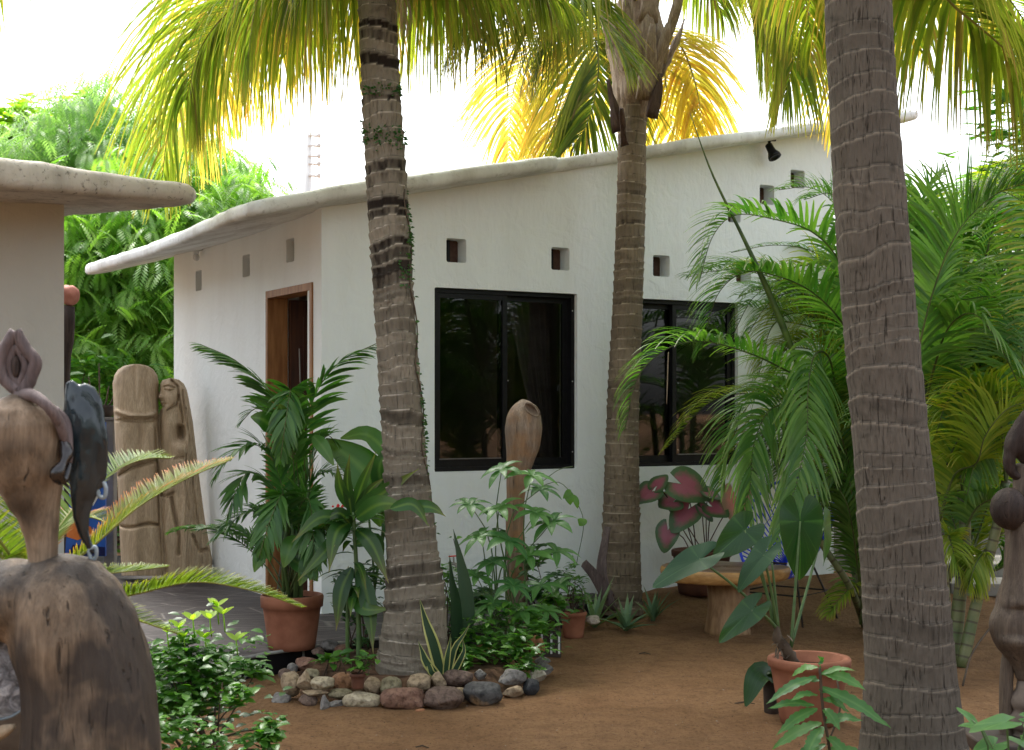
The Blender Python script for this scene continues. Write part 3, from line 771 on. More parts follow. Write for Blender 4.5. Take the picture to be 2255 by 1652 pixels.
# =====================================================  PALMS
import bisect
def trunk(parent, pts, rads, mat, spacing, seed, n=56, dz=.011, jag=.05, tilt=.012, dark=None, name='trunk'):
    R = random.Random(seed)
    ctr = [V(p) for p in pts]
    L = sum((ctr[i+1]-ctr[i]).length for i in range(len(ctr)-1))
    K = int(L/dz); cv = curve(ctr, K)
    hs = [0]
    for i in range(K): hs.append(hs[-1]+(cv[i+1]-cv[i]).length)
    L = hs[-1]
    rb = [-.1]
    while rb[-1] < L+.2: rb.append(rb[-1]+spacing*R.uniform(.55, 1.45))
    rr = [R.random() for _ in rb]; rj = [R.uniform(.4, 1.5) for _ in rb]; rt = [R.uniform(-1, 1)*tilt for _ in rb]; rp = [R.uniform(0, 6.28) for _ in rb]
    mb = MB(); rows = []
    hr = [p[0] for p in rads]; vr = [p[1] for p in rads]
    def rad(h):
        t = h/L
        for i in range(len(hr)-1):
            if t <= hr[i+1]:
                q = (t-hr[i])/(hr[i+1]-hr[i]); q = q*q*(3-2*q)*.5+q*.5; return vr[i]+(vr[i+1]-vr[i])*q
        return vr[-1]
    for i in range(K+1):
        T = (cv[min(i+1, K)]-cv[max(i-1, 0)]).normalized()
        nx = V((1,0,0)); nx = (nx-T*nx.dot(T)).normalized(); ny = T.cross(nx)
        r0 = rad(hs[i]); row = []
        for j in range(n):
            a = 2*pi*j/n; ca, sa = math.cos(a), math.sin(a)
            h = hs[i]+1.1*tilt*math.sin(a+3*noise.noise(V((1.7, seed, hs[i]*2.2))))+0.7*tilt*noise.noise(V((ca*1.2, sa*1.2, hs[i]*2.5+seed)))+.12*tilt*noise.noise(V((ca*5, sa*5, hs[i]*3)))
            k = bisect.bisect(rb, h)-1; k = max(0, k)
            h2 = h
            ph = (h2-rb[k])/(rb[k+1]-rb[k])
            w = noise.noise(V((ca*2.2, sa*2.2, h*4)))
            w2 = noise.noise(V((ca*9+seed, sa*9, h*9)))
            pr = jag*rj[k]*(ph**1.6-.4)
            r = r0*(1+pr*(.8+.9*w)+.018*w+.010*w2)
            dk = 0
            if dark: dk = dark(h/L, a, w, w2, ph, rr[k])
            row.append(mb.vert(cv[i]+nx*ca*r+ny*sa*r, (rr[k], ph, dk)))
        rows.append(row)
    for i in range(K):
        for j in range(n):
            k = (j+1) % n; mb.face((rows[i][j], rows[i][k], rows[i+1][k], rows[i+1][j]))
    mb.face(rows[-1])
    return mb.build(name, mat, parent)

def frond(parent, name, pts, n, L, W, mat, rib, r0=.016, roll=0, droop=1.4, start=.08, seed=0, ang=(70,22), lift=.15, seg=6, fold=.22, prof=None, lprof=None, jit=.12, tipr=.15, label=None, both=(1,1), up=None, bunch=0, ribname='midrib', stiff=0):
    R = random.Random(seed*7+13)
    cv = curve(pts, 48); K = 48
    mb = MB(); T0 = None; U = V(up) if up is not None else V((0,0,1))
    fr_ = []
    for i in range(K+1):
        T = (cv[min(i+1, K)]-cv[max(i-1, 0)]).normalized()
        u = (U-T*U.dot(T))
        if u.length < .12: u = (fr_[-1][1]-T*fr_[-1][1].dot(T)) if fr_ else V((1,0,0)).cross(T)
        u.normalize()
        if fr_ and u.dot(fr_[-1][1]) < 0: u = -u
        if fr_: u = (u*.25+(fr_[-1][1]-T*fr_[-1][1].dot(T)).normalized()*.75).normalized()
        fr_.append((T, u))
    lprof = lprof or (lambda t: .45+.55*math.sin(pi*min(1, t*1.05+.12)) if t < .55 else 1-.72*((t-.55)/.45)**1.6)
    for s in range(n):
        t = start+(1-start)*(s+.5)/n
        for sg in (-1, 1):
            if not both[0 if sg < 0 else 1]: continue
            tt = min(.999, max(0, t+R.uniform(-.35, .35)/n)); x = tt*K; i = min(K-1, int(x)); q = x-i
            p = cv[i].lerp(cv[i+1], q); T, u = fr_[i]
            if roll: u = Matrix.Rotation(roll, 3, T) @ u
            S = T.cross(u)
            a = math.radians(ang[0]+(ang[1]-ang[0])*tt+R.uniform(-6, 6))
            d = T*math.cos(a)+S*sg*math.sin(a)+u*(lift+R.uniform(-jit, jit))
            nn = u+V((R.uniform(-.25,.25), R.uniform(-.25,.25), 0))
            l = L*lprof((tt-start)/(1-start))*R.uniform(.88, 1.08)
            mb.blade(p, d, nn, l, W*R.uniform(.8, 1.15)*(.6+.4*lprof((tt-start)/(1-start))), droop*R.uniform(.75, 1.25), seg, prof or PALM, fold, 0, R.random(), R.uniform(-.15,.15))
    o = mb.build(name, mat, parent)
    if label: o['label'] = label
    m2 = MB(); m2.tube(cv, [max(.0025, r0*(1-.9*(i/K)**.8)) for i in range(K+1)], 7)
    m2.build(ribname, rib, o)
    return o
def arc(c, az, el, L, bend, n=7):
    p = V(c); d = V((math.cos(el)*math.cos(az), math.cos(el)*math.sin(az), math.sin(el))); out = [p.copy()]
    for i in range(n):
        d = (d+V((0,0,-bend/n))).normalized(); p = p+d*(L/n); out.append(p.copy())
    return out
FF = 'feather frond'

# ---- left palm
g0 = PZ(893, 1492, .08)
g0 = V((P(893,900,7.4).x, 7.4, 0))
pA = thing('coconut_palm', 'coconut palm with a banded pale trunk and creeper, rising from the stone ring', 'palm tree', g0, 'coconut palms')
def dkA(t, a, w, w2, ph, rr):
    b = .25+.75*sm(.38, .66, t)
    return max(0, min(1, (1.6*(rr-.40)*2.4+w2*.9+.8*w)*b*(1 if ph < .75 else .2)-.12))+ (.9 if (abs(t-.505) < .006 and w > -.2) else 0)
YA = 7.4
tp = [P(900,1540,YA), P(909,1440,YA), P(913,1300,YA), P(891,1000,YA), P(870,700,YA), P(853,430,YA), P(838,180,YA), P(830,0,YA), P(822,-150,YA), P(818,-330,YA)]
trunk(pA, tp, [(0,.205),(.05,.185),(.10,.165),(.18,.134),(.3,.112),(.45,.105),(.6,.107),(.72,.101),(.85,.098),(1,.098)], M['barkA'], .055, 3, dark=dkA, jag=.085, tilt=.02)
cA = P(818,-345,YA)
# ---- middle palm
YB = 9.85
g1 = P(1366,1330,YB); g1.z = .1
pB = thing('coconut_palm', 'smaller coconut palm standing against the white wall between the two windows', 'palm tree', g1, 'coconut palms')
def dkB(t, a, w, w2, ph, rr): return max(0, min(1, (rr-.82)*5*(ph < .3)+.8*w2-.3))*.75
tq = [P(1364,1350,YB), P(1366,1290,YB), P(1368,1150,YB), P(1372,900,YB), P(1383,650,YB), P(1391,400,YB), P(1392,250,YB), P(1396,120,YB), P(1404,0,YB), P(1410,-60,YB)]
trunk(pB, tq, [(0,.165),(.05,.145),(.14,.13),(.3,.112),(.5,.104),(.75,.098),(.9,.10),(1,.12)], M['barkB'], .068, 8, dark=dkB, jag=.07)
cB = P(1404,10,YB)
# ---- right palm
YC = 5.8
g2 = P(2000,1700,YC); g2.z = 0
pC = thing('coconut_palm', 'thick coconut palm nearest the camera at the right, grey cracked bark', 'palm tree', g2, 'coconut palms')
tr = [P(2014,1740,YC), P(2010,1620,YC), P(2003,1450,YC), P(1983,1200,YC), P(1960,950,YC), P(1937,700,YC), P(1917,450,YC), P(1899,200,YC), P(1890,0,YC), P(1886,-200,YC), P(1884,-420,YC)]
def dkC(t, a, w, w2, ph, rr): return max(0, min(1, .7*w2-.28+(rr-.85)*3*(ph > .3)))*.8
trunk(pC, tr, [(0,.26),(.06,.205),(.13,.18),(.25,.166),(.37,.151),(.48,.148),(.6,.145),(.71,.137),(.8,.134),(1,.13)], M['barkC'], .088, 21, n=84, dz=.008, dark=dkC, jag=.032, tilt=.028)
cC = P(1884,-430,YC)

# fibre boots of the middle crown
R = random.Random(5)

M['boot'] = woodmat('fibre_boot', (.26,.18,.12), (.50,.40,.31), sc=5, st=(10,10,1.4))
mb = MB(); cvb = curve([P(1392,262,YB),P(1394,200,YB),P(1398,110,YB),P(1404,20,YB),P(1406,-80,YB),P(1406,-150,YB)], 40)
rb_ = curve([V((r,0,0)) for r in (.098,.135,.185,.20,.17,.06)], 40)
mb.tube(cvb, [p.x for p in rb_], 48); o = mb.build('fibre_crown', M['boot'], pB); rough(o, .035, 9, (1,1,.5)); rough(o, .012, 30, (1,1,.25))
M['husk'] = woodmat('dark_husk', (.06,.035,.028), (.13,.08,.06), sc=5)
for i, (px, py, wd, ln, an) in enumerate([(1395,150,.15,.5,.15),(1430,60,.16,.5,.5),(1465,130,.11,.42,.35),(1380,40,.15,.45,-.4),(1420,220,.12,.30,.3),(1445,95,.12,.45,.8),(1400,90,.14,.5,-.1),(1360,240,.09,.36,-.35),(1355,290,.07,.25,-.2),(1425,-20,.16,.5,.2),(1365,-10,.14,.5,-.6)]):
    mb = MB(); c = P(px, py, YB); ax = (V((c.x, c.y, 0))-V((P(1395,0,YB).x, YB, 0)))
    outw = V((math.sin(an*2), -math.cos(an*2), 0))
    base = V((P(1396,0,YB).x, YB, c.z-ln*.5))+outw*.165
    mb.blade(base, (outw*.28+V((an*.25,0,1))), -outw+V((0,0,.3)), ln, wd, -.2, 7, lambda t: .95*(1-.55*t)*(1 if t < .92 else .7), -.45, 0, R.random())
    o = mb.build('leaf_sheath', M['boot'] if i not in (7,8,4) else M['husk'], pB); s = o.modifiers.new('s','SOLIDIFY'); s.thickness = .018; bake(o); rough(o, .022, 12, (1,1,.4))

def FD(parent, pts, n, L, W, mat='coco', rib='rib', **k):
    return frond(parent, 'frond', pts, int(n*1.12), L, W*.72, M[mat], M[rib], **k)
# left palm fronds (hanging into the frame)
FD(pA, [cA, P(700,-270,7.9), P(560,-130,8.3), P(455,10,8.7), P(400,150,8.9), P(370,290,9.0), P(356,400,9.1)], 80, 1.0, .032, 'coco', seed=1, droop=1.7, start=.12, r0=.02)
FD(pA, [cA, P(740,-330,7.9), P(600,-230,8.6), P(510,-80,9.2), P(455,90,9.6), P(435,230,9.9), P(425,330,10.1)], 75, 1.05, .034, 'cocoy', seed=2, droop=2.2, start=.15)
FD(pA, [cA, P(760,-300,7.9), P(690,-230,8.3), P(610,-130,8.6), P(545,20,9.0), P(510,140,9.4), P(500,220,9.6)], 75, 1.05, .034, 'cocoy', seed=3, droop=2.8, start=.1)
FD(pA, [cA, P(740,-290,7.2), P(660,-200,7.0), P(590,-90,7.0), P(560,30,7.0), P(545,130,7.0)], 80, .72, .032, 'coco', seed=4, droop=2.6, start=.1)
FD(pA, [cA, P(780,-310,7.7), P(740,-240,8.2), P(690,-130,8.6), P(650,0,8.9), P(630,120,9.1)], 80, .85, .034, 'coco', seed=5, droop=2.8, start=.08)
FD(pA, [cA, P(790,-250,7.2), P(730,-150,7.1), P(690,-70,7.0), P(655,20,7.0)], 50, .62, .03, 'cocog', seed=6, droop=2.6, start=.1)
FD(pA, [cA, P(870,-290,7.6), P(940,-200,7.9), P(1010,-120,8.1), P(1090,-60,8.3), P(1180,0,8.4)], 85, .78, .03, 'coco', seed=7, droop=2.8, start=.08)
FD(pA, [cA, P(880,-320,7.3), P(970,-260,7.2), P(1060,-170,7.2), P(1140,-90,7.2), P(1210,10,7.3)], 85, .62, .03, 'cocog', seed=8, droop=2.8, start=.08)
FD(pA, [cA, P(850,-300,7.8), P(890,-230,8.2), P(940,-150,8.5), P(960,-60,8.7), P(970,30,8.8)], 70, .8, .03, 'coco', seed=9, droop=2.8, start=.08)
FD(pA, [cA, P(780,-190,7.5), P(710,-80,7.6), P(610,-30,7.7), P(510,20,7.8), P(440,110,7.9), P(410,220,8.0)], 110, .98, .030, 'coco', seed=11, droop=3.2, start=.1)
FD(pA, [cA, P(800,-200,7.9), P(760,-110,8.2), P(680,-50,8.5), P(580,-10,8.7), P(520,60,8.8)], 100, .95, .032, 'cocoy', seed=12, droop=3.2, start=.1)
FD(pA, [cA, P(870,-190,7.7), P(950,-100,7.9), P(1050,-70,8.1), P(1150,-50,8.2), P(1240,10,8.3)], 110, .98, .030, 'coco', seed=13, droop=3.2, start=.08)
FD(pA, [cA, P(850,-180,7.9), P(900,-90,8.3), P(980,-60,8.6), P(1070,-40,8.8)], 90, 1.08, .030, 'coco', seed=14, droop=3.2, start=.08)
# dead frond bits next to the trunk
FD(pA, [P(842,-300,7.3), P(870,-140,7.25), P(884,0,7.25), P(886,60,7.25)], 26, .25, .02, 'cocod', 'rib', seed=10, droop=3, start=.3, r0=.045, label='dry brown hanging frond')
for k in range(6):
    FD(pA, arc(cA, k*1.05+.4, .75, 2.6, 1.6), 55, .7, .034, 'coco', seed=30+k, droop=1.8, start=.15, seg=4)
# middle palm fronds
FD(pB, [P(1400,30,9.9), P(1345,12,10.3), P(1312,70,10.7), P(1318,140,10.9), P(1310,215,11.1), P(1290,280,11.2), P(1262,322,11.3)], 95, .95, .036, 'cocog', 'ribg', seed=40, droop=1.2, start=.22, ang=(45,30))
FD(pB, [P(1400,0,9.8), P(1330,-90,9.4), P(1230,-110,9.1), P(1140,-60,8.9), P(1070,10,8.8), P(1010,90,8.8)], 95, .80, .034, 'cocog', seed=41, droop=2.4, start=.34)
FD(pB, [P(1400,0,9.7), P(1360,-60,9.2), P(1300,-70,8.9), P(1250,-20,8.7), P(1215,60,8.7), P(1190,140,8.7)], 80, .72, .034, 'cocog', seed=42, droop=2.0, start=.34)
FD(pB, [P(1400,-20,9.6), P(1330,-80,9.2), P(1280,-40,9.1), P(1315,30,9.0), P(1360,95,9.05), P(1392,150,9.1)], 60, .52, .030, 'cocog', seed=43, droop=.9, start=.3, ang=(50,25))
FD(pB, [P(1395,60,10), P(1290,30,10.6), P(1190,80,11.2), P(1146,154,11.6), P(1126,227,11.9), P(1121,350,12.3)], 90, .85, .042, 'cocoy', 'ribg', seed=44, droop=1.2, start=.1, ang=(60,28))
FD(pB, [P(1400,90,10), P(1350,80,10.6), P(1290,130,11.1), P(1240,230,11.6), P(1200,340,12.0)], 80, .85, .045, 'cocoy', seed=45, droop=1.4, start=.1, ang=(50,25))
FD(pB, [P(1410,90,10), P(1452,100,10.5), P(1462,150,10.9), P(1472,230,11.3), P(1490,330,11.8)], 80, .78, .042, 'cocoy', seed=46, droop=1.1, start=.05, ang=(50,25))
FD(pB, [P(1410,60,10), P(1490,90,10.6), P(1530,180,11.0), P(1550,290,11.5)], 60, .7, .042, 'cocoy', seed=47, droop=1.3, start=.1, ang=(50,25))
FD(pB, [P(1410,-10,9.8), P(1480,-130,9.5), P(1580,-170,9.2), P(1680,-100,8.9), P(1735,20,8.7), P(1745,130,8.6), P(1730,210,8.6)], 95, .80, .036, 'coco', seed=48, droop=2.0, start=.34)
FD(pB, [P(1410,0,9.9), P(1470,-80,9.9), P(1560,-100,9.9), P(1630,-50,9.9), P(1680,40,10), P(1700,120,10)], 85, .8, .036, 'coco', seed=49, droop=2.0, start=.34)
FD(pB, [P(1410,0,10), P(1440,-80,10.3), P(1500,-120,10.6), P(1550,-60,10.9), P(1590,30,11)], 70, .7, .036, 'coco', seed=50, droop=2.0, start=.34)
for k in range(5):
    FD(pB, arc(cB+V((0,0,.15)), k*1.256+.2, 1.05, 2.6, 1.4), 55, .7, .034, 'coco', seed=60+k, droop=1.8, start=.15, seg=4)
# right palm fronds
FD(pC, [cC, P(1930,-330,6.1), P(1990,-160,6.4), P(2080,-10,6.7), P(2145,50,6.8), P(2204,101,6.9), P(2300,200,7.0), P(2380,300,7.0)], 110, .80, .034, 'coco', seed=70, droop=2.4, start=.12)
FD(pC, [cC, P(1960,-330,6.3), P(2080,-180,6.9), P(2180,-60,7.3), P(2270,70,7.6), P(2330,200,7.7)], 95, .9, .036, 'coco', seed=71, droop=2.4, start=.12)
FD(pC, [cC, P(1900,-330,6.8), P(1960,-190,7.6), P(2020,-90,8.2), P(2110,0,8.6), P(2180,110,8.8)], 85, 1.05, .038, 'cocoy', seed=72, droop=2.4, start=.12)
FD(pC, [cC, P(1870,-380,6.9), P(1850,-260,8.0), P(1845,-110,8.8), P(1840,60,9.4), P(1840,170,9.7), P(1855,290,9.9)], 90, .85, .038, 'cocoy', seed=73, droop=1.6, start=.2, ang=(60,28))
FD(pC, [cC, P(1840,-350,6.4), P(1790,-250,7.2), P(1770,-130,7.8), P(1775,0,8.2), P(1790,100,8.4)], 85, .72, .034, 'coco', seed=74, droop=2.2, start=.15)
FD(pC, [cC, P(1930,-300,6.9), P(1960,-150,7.6), P(1990,-20,8.0), P(2020,110,8.3)], 70, .8, .034, 'coco', seed=75, droop=2.4, start=.12)
for k in range(5):
    FD(pC, arc(cC, k*1.256+.9, 1.0, 2.6, 1.4), 55, .75, .034, 'coco', seed=80+k, droop=1.8, start=.15, seg=4)
# palm whose tip hangs in at the top left corner
gD = V((-3.9, 5.6, 0))
pD = thing('coconut_palm', 'coconut palm outside the left edge whose browned frond tip hangs in the top left corner', 'palm tree', gD, 'coconut palms')
trunk(pD, [gD, gD+V((.05,0,1.8)), gD+V((.2,0,3.9))], [(0,.24),(.1,.17),(1,.12)], M['barkC'], .1, 33, n=24, dz=.03)
cD = gD+V((.2,0,3.9))
FD(pD, [cD, cD+V((.7,.25,.3)), P(-90,-130,6.3), P(0,-95,6.5), P(80,-100,6.6), P(150,-120,6.7)], 75, .56, .028, 'coco', seed=90, droop=2.6, start=.1)
for k in range(4): FD(pD, arc(cD, k*1.5+2.0, .9, 2.2, 1.6), 45, .6, .034, 'coco', seed=95+k, droop=1.8, start=.15, seg=4)

# creeper on the left palm
R = random.Random(77); mb = MB()
t = thing('creeper', 'tiny-leaved creeper climbing the left palm trunk', 'vine', P(950,1120,YA-.05))
mb2 = MB()
def tx(py):
    pts = [(1540,900),(1440,909),(1300,913),(1000,891),(700,870),(430,853),(180,838),(0,830)]
    for i in range(len(pts)-1):
        if pts[i][0] >= py >= pts[i+1][0]:
            q = (pts[i][0]-py)/(pts[i][0]-pts[i+1][0]); return pts[i][1]+(pts[i+1][1]-pts[i][1])*q
    return 829
def rr_(py): return .10+.012*max(0, (py-200)/1000)+.02*sm(1000,1250,py)
def crp(py, a):  # a: angle round the trunk, 0 = right edge, -pi/2 = facing camera
    c = P(tx(py), py, YA); r = rr_(py)*1.06
    return c+V((math.cos(a)*r, math.sin(a)*r, 0)), V((math.cos(a), math.sin(a), 0))
line = [crp(1120-i*20, -.35+.25*math.sin(i*.7))[0] for i in range(36)]
mb2.tube(line, .004, 5)
for i in range(430):
    zone = R.random()
    if zone < .36: py = R.choice((R.gauss(930,40),R.uniform(420,1180),R.gauss(520,30))); a = -.3+R.gauss(0, .16)
    elif zone < .66: py = R.gauss(305, 13); a = R.uniform(-2.9, -.1)
    elif zone < .9: py = R.gauss(205, 8); a = R.uniform(-2.4, -.3)
    else: py = R.uniform(560, 640); a = -.9+R.gauss(0, .2)
    p, nn = crp(py, a)
    d = V((R.uniform(-1,1), R.uniform(-1,1), R.uniform(-1,.6)))*.7+nn
    mb.blade(p, d, nn, R.uniform(.012,.026), R.uniform(.009,.018), .4, 2, OVAL, None, 0, R.random())
mb.build('leaves', M['shrubd'], t); mb2.build('vine_stem', M['twig'], t)

# =====================================================  ARECA PALMS
def AR(parent, pts, n=46, L=.42, W=.026, mat='areca', rib='ribg', **k):
    kk = dict(droop=1.25, start=.14, ang=(60,30), seg=7, fold=.3, lift=.55, r0=.010, jit=.08); kk.update(k)
    n = int(n*1.45); L *= .9; W *= .82
    return frond(parent, 'frond', pts, n, L, W, M[mat], M[rib], **kk)
def stem(parent, pts, r, name='cane'):
    mb = MB(); cv = curve(pts, 20); mb.tube(cv, [r*(1.15-.3*i/20) for i in range(21)], 10); return mb.build(name, M['cane'], parent)
a0 = PZ(1915,1392)
ar1 = thing('areca_palm', 'bushy feather palm arching over the second window between the middle and right coconut palms', 'feather palm', a0, 'feather palms')
stem(ar1, [PZ(1918,1395), P(1887,1258,9.2), P(1860,1150,9.2), P(1840,1060,9.2), P(1838,960,9.2)], .035)
stem(ar1, [PZ(1935,1385), P(1915,1200,9.3), P(1900,1000,9.3), P(1895,840,9.3)], .032)
stem(ar1, [PZ(1950,1400), P(1960,1200,9.0), P(1965,950,9.0)], .03)
stem(ar1, [PZ(1905,1380), P(1870,1290,9.0), P(1800,1180,8.9), P(1770,1090,8.8)], .022)
b1 = P(1892,860,9.2)
AR(ar1, [b1, P(1885,700,9.1), P(1850,580,9.0), P(1790,512,8.9), P(1700,482,8.8), P(1620,474,8.7), P(1570,520,8.65), P(1540,620,8.6)], seed=101, L=.40, W=.034, droop=1.0)
AR(ar1, [b1, P(1880,760,9), P(1838,690,8.8), P(1780,638,8.7), P(1710,608,8.6), P(1640,600,8.5), P(1580,650,8.5), P(1545,770,8.5)], seed=102, L=.44, W=.034)
AR(ar1, [P(1845,980,9.1), P(1790,860,8.8), P(1700,800,8.6), P(1610,765,8.5), P(1540,752,8.4), P(1470,768,8.4), P(1405,830,8.4), P(1375,950,8.4)], seed=103, L=.40, W=.03)
AR(ar1, [P(1850,960,9.1), P(1830,800,8.6), P(1795,780,8.3), P(1779,860,8.1), P(1777,950,8.0), P(1755,1060,7.95), P(1710,1190,7.9)], seed=104, L=.44, W=.032, n=60, up=(0,-1,.3), droop=1.2, lift=.25)
AR(ar1, [P(1850,990,9.1), P(1800,880,8.8), P(1720,850,8.6), P(1650,890,8.5), P(1610,980,8.45), P(1590,1080,8.4)], seed=105, L=.42, W=.028)
AR(ar1, [P(1850,990,9.0), P(1780,900,8.5), P(1700,900,8.3), P(1660,980,8.2), P(1650,1080,8.2), P(1620,1160,8.2)], seed=106, L=.42, W=.03, up=(0,-1,.5))
AR(ar1, [P(1880,900,9.3), P(1800,700,9.4), P(1735,620,9.4), P(1660,590,9.4), P(1600,620,9.4)], seed=107, L=.36, W=.022, mat='arecay')
AR(ar1, [P(1890,850,9.4), P(1860,640,9.6), P(1800,560,9.7), P(1710,540,9.7), P(1610,556,9.7)], seed=108, L=.17, W=.012, n=40)
AR(ar1, [P(1890,850,9.3), P(1880,600,9.4), P(1850,470,9.5), P(1790,415,9.5), P(1715,418,9.5)], seed=109, L=.36, W=.026)
AR(ar1, [P(1890,850,9.3), P(1885,650,9.2), P(1870,520,9.1), P(1835,430,9.1), P(1770,440,9.1)], seed=110, L=.4, W=.03)
AR(ar1, [P(1890,850,9.4), P(1830,730,9.6), P(1760,690,9.6), P(1700,720,9.6), P(1670,830,9.6)], seed=111, L=.4, W=.024, mat='arecay')
AR(ar1, [P(1900,1300,9.2), P(1880,1290,9.1), P(1850,1320,9.0), P(1822,1358,8.9)], seed=114, L=.2, W=.02, n=26, mat='arecay')
AR(ar1, [P(1890,950,9.4), P(1840,900,9.5), P(1770,900,9.5), P(1700,960,9.5), P(1670,1050,9.5)], seed=115, L=.42, W=.026)
AR(ar1, [P(1890,900,9.4), P(1850,780,9.6), P(1810,750,9.6), P(1740,760,9.6), P(1700,830,9.6)], seed=116, L=.42, W=.026, mat='arecay')
for k in range(6): AR(ar1, arc(b1+V((.05,.1,-.3+.1*k)), .1+k*.5, 1.1, 1.5, 1.5), 36, .4, .028, seed=120+k, seg=4)
R = random.Random(140)
for k in range(16):
    x0 = R.uniform(1640,1900); y0 = R.uniform(640,1080); hx = R.uniform(-190,40); Yk = R.uniform(9.3,9.9)
    AR(ar1, [P(1890,1000,9.5), P((1890+x0)/2, y0-60, Yk), P(x0, y0-90, Yk), P(x0+hx*.5, y0-70, Yk), P(x0+hx, y0+30, Yk)], 40, L=.34, W=.024, seed=140+k, mat=('areca','arecay')[k%2])
mb = MB(); mb.tube(curve([P(1472,775,8.45), P(1470,830,8.45), P(1468,890,8.45)], 8), [.003,.004,.004,.004,.004,.004,.003,.003,.002], 5); mb.build('dry_strip', M['boot'], ar1)
R = random.Random(160)
for k in range(14):
    x0 = R.uniform(1800,1930); y0 = R.uniform(820,1230); hx = R.choice((-1,1))*R.uniform(40,90); Yk = R.uniform(8.7,9.4)
    AR(ar1, [P(1895,y0+170,9.2), P((1895+x0)/2, y0+10, Yk), P(x0, y0-50, Yk), P(x0+hx*.5, y0-40, Yk), P(x0+hx, y0+40, Yk)], 34, L=.30, W=.024, seed=160+k, mat=('areca','areca','arecay')[k%3])
# unopened spear
mb = MB(); mb.tube(curve([P(1762,815,8.7), P(1700,660,8.7), P(1640,530,8.7), P(1568,382,8.7), P(1520,250,8.7)], 20), [.014,.018,.021,.022,.022,.021,.02,.018,.016,.014,.012,.011,.010,.009,.008,.007,.006,.005,.004,.003,.002], 8)
mb.build('spear_leaf', simple('spear_green', (.03,.06,.012), (.09,.14,.02), 14, .4, .4), ar1)

a0 = PZ(2105,1462)
ar2 = thing('areca_palm', 'bushy feather palm with leaning canes behind the thick right trunk', 'feather palm', a0, 'feather palms')
stem(ar2, [PZ(2098,1462), P(2112,1330,8.1), P(2125,1190,8.1), P(2120,1080,8.1)], .036)
stem(ar2, [PZ(2118,1470), P(2150,1330,8.0), P(2190,1180,8.0), P(2215,1060,8.0)], .03)
stem(ar2, [PZ(2090,1440), P(2075,1250,8.3), P(2050,1000,8.3), P(2030,900,8.3)], .03)
mb = MB(); mb.tube(curve([PZ(2120,1510), P(2140,1440,7.6), P(2190,1370,7.8)], 8), .006, 5); mb.build('dry_stalk', M['twig'], ar2)
b2 = P(2035,900,8.2)
AR(ar2, [P(1990,960,7.9), P(2025,760,7.7), P(2062,620,7.6), P(2110,510,7.5), P(2190,430,7.5), P(2290,395,7.5)], seed=201, n=60, L=.55, W=.038, start=.2, droop=.8)
AR(ar2, [b2, P(2050,760,8.3), P(2090,640,8.4), P(2160,610,8.4), P(2210,700,8.3), P(2220,820,8.3)], seed=202, L=.45, W=.03)
AR(ar2, [b2, P(2060,800,8.0), P(2090,720,7.8), P(2140,690,7.6), P(2190,740,7.5), P(2240,840,7.5)], seed=203, L=.4, W=.03)
AR(ar2, [P(2050,1180,8.2), P(2090,1010,8.0), P(2150,920,7.8), P(2210,880,7.7), P(2300,860,7.7)], seed=204, L=.42, W=.026, mat='arecay')
AR(ar2, [P(2060,1180,8.2), P(2100,1050,8.0), P(2150,1020,7.8), P(2170,960,7.6), P(2220,900,7.5), P(2290,880,7.5)], seed=205, L=.4, W=.026, mat='arecay')
AR(ar2, [P(2120,1080,8.1), P(2130,960,8.0), P(2180,880,7.9), P(2220,900,7.8), P(2235,1000,7.7)], seed=206, L=.4, W=.026)
AR(ar2, [P(2215,1060,8.0), P(2200,920,7.9), P(2150,860,7.8), P(2090,880,7.8), P(2060,960,7.8)], seed=207, L=.4, W=.026, mat='arecay')
AR(ar2, [P(2120,1080,8.1), P(2110,1000,8.1), P(2160,940,8.0), P(2130,1090,7.9)], seed=208, L=.3, W=.024)
AR(ar2, [P(2120,1180,8.1), P(2150,1120,8.0), P(2200,1100,7.9), P(2260,1140,7.8)], seed=209, L=.32, W=.024)
AR(ar2, [P(2115,1250,8.1), P(2090,1180,8.1), P(2100,1220,8.0), P(2120,1290,8.0)], seed=210, L=.22, W=.018, mat='arecay')
AR(ar2, [P(2160,1300,8.0), P(2170,1220,8.0), P(2150,1240,7.9), P(2130,1300,7.9)], seed=211, L=.24, W=.018, mat='arecay')
AR(ar2, [b2, P(2040,700,8.3), P(2080,520,8.4), P(2150,450,8.4), P(2240,500,8.4)], seed=212, L=.5, W=.03)
AR(ar2, [b2, P(2010,700,8.4), P(2005,560,8.5), P(2030,440,8.6), P(2080,380,8.6)], seed=213, L=.45, W=.03)
AR(ar2, [b2, P(2000,780,8.3), P(1990,660,8.4), P(1985,500,8.5), P(2010,400,8.5)], seed=214, L=.4, W=.026)
AR(ar2, [P(2215,1060,8.0), P(2240,900,7.9), P(2250,760,7.8), P(2200,660,7.8), P(2120,660,7.8)], seed=215, L=.42, W=.028)
AR(ar2, [P(2290,900,7.6), P(2330,600,7.5), P(2290,350,7.4), P(2220,230,7.4), P(2170,220,7.4)], seed=216, L=.42, W=.03)
AR(ar2, [P(2290,900,7.6), P(2340,500,7.5), P(2330,200,7.4), P(2280,110,7.4), P(2220,120,7.4)], seed=217, L=.42, W=.03, mat='arecay')
AR(ar2, [P(2290,900,7.9), P(2320,640,7.9), P(2280,480,7.9), P(2200,420,7.9), P(2130,450,7.9)], seed=218, L=.42, W=.03)
AR(ar2, [P(2215,1060,8.3), P(2240,960,8.4), P(2200,800,8.5), P(2130,780,8.5)], seed=219, L=.45, W=.028)
R = random.Random(240)
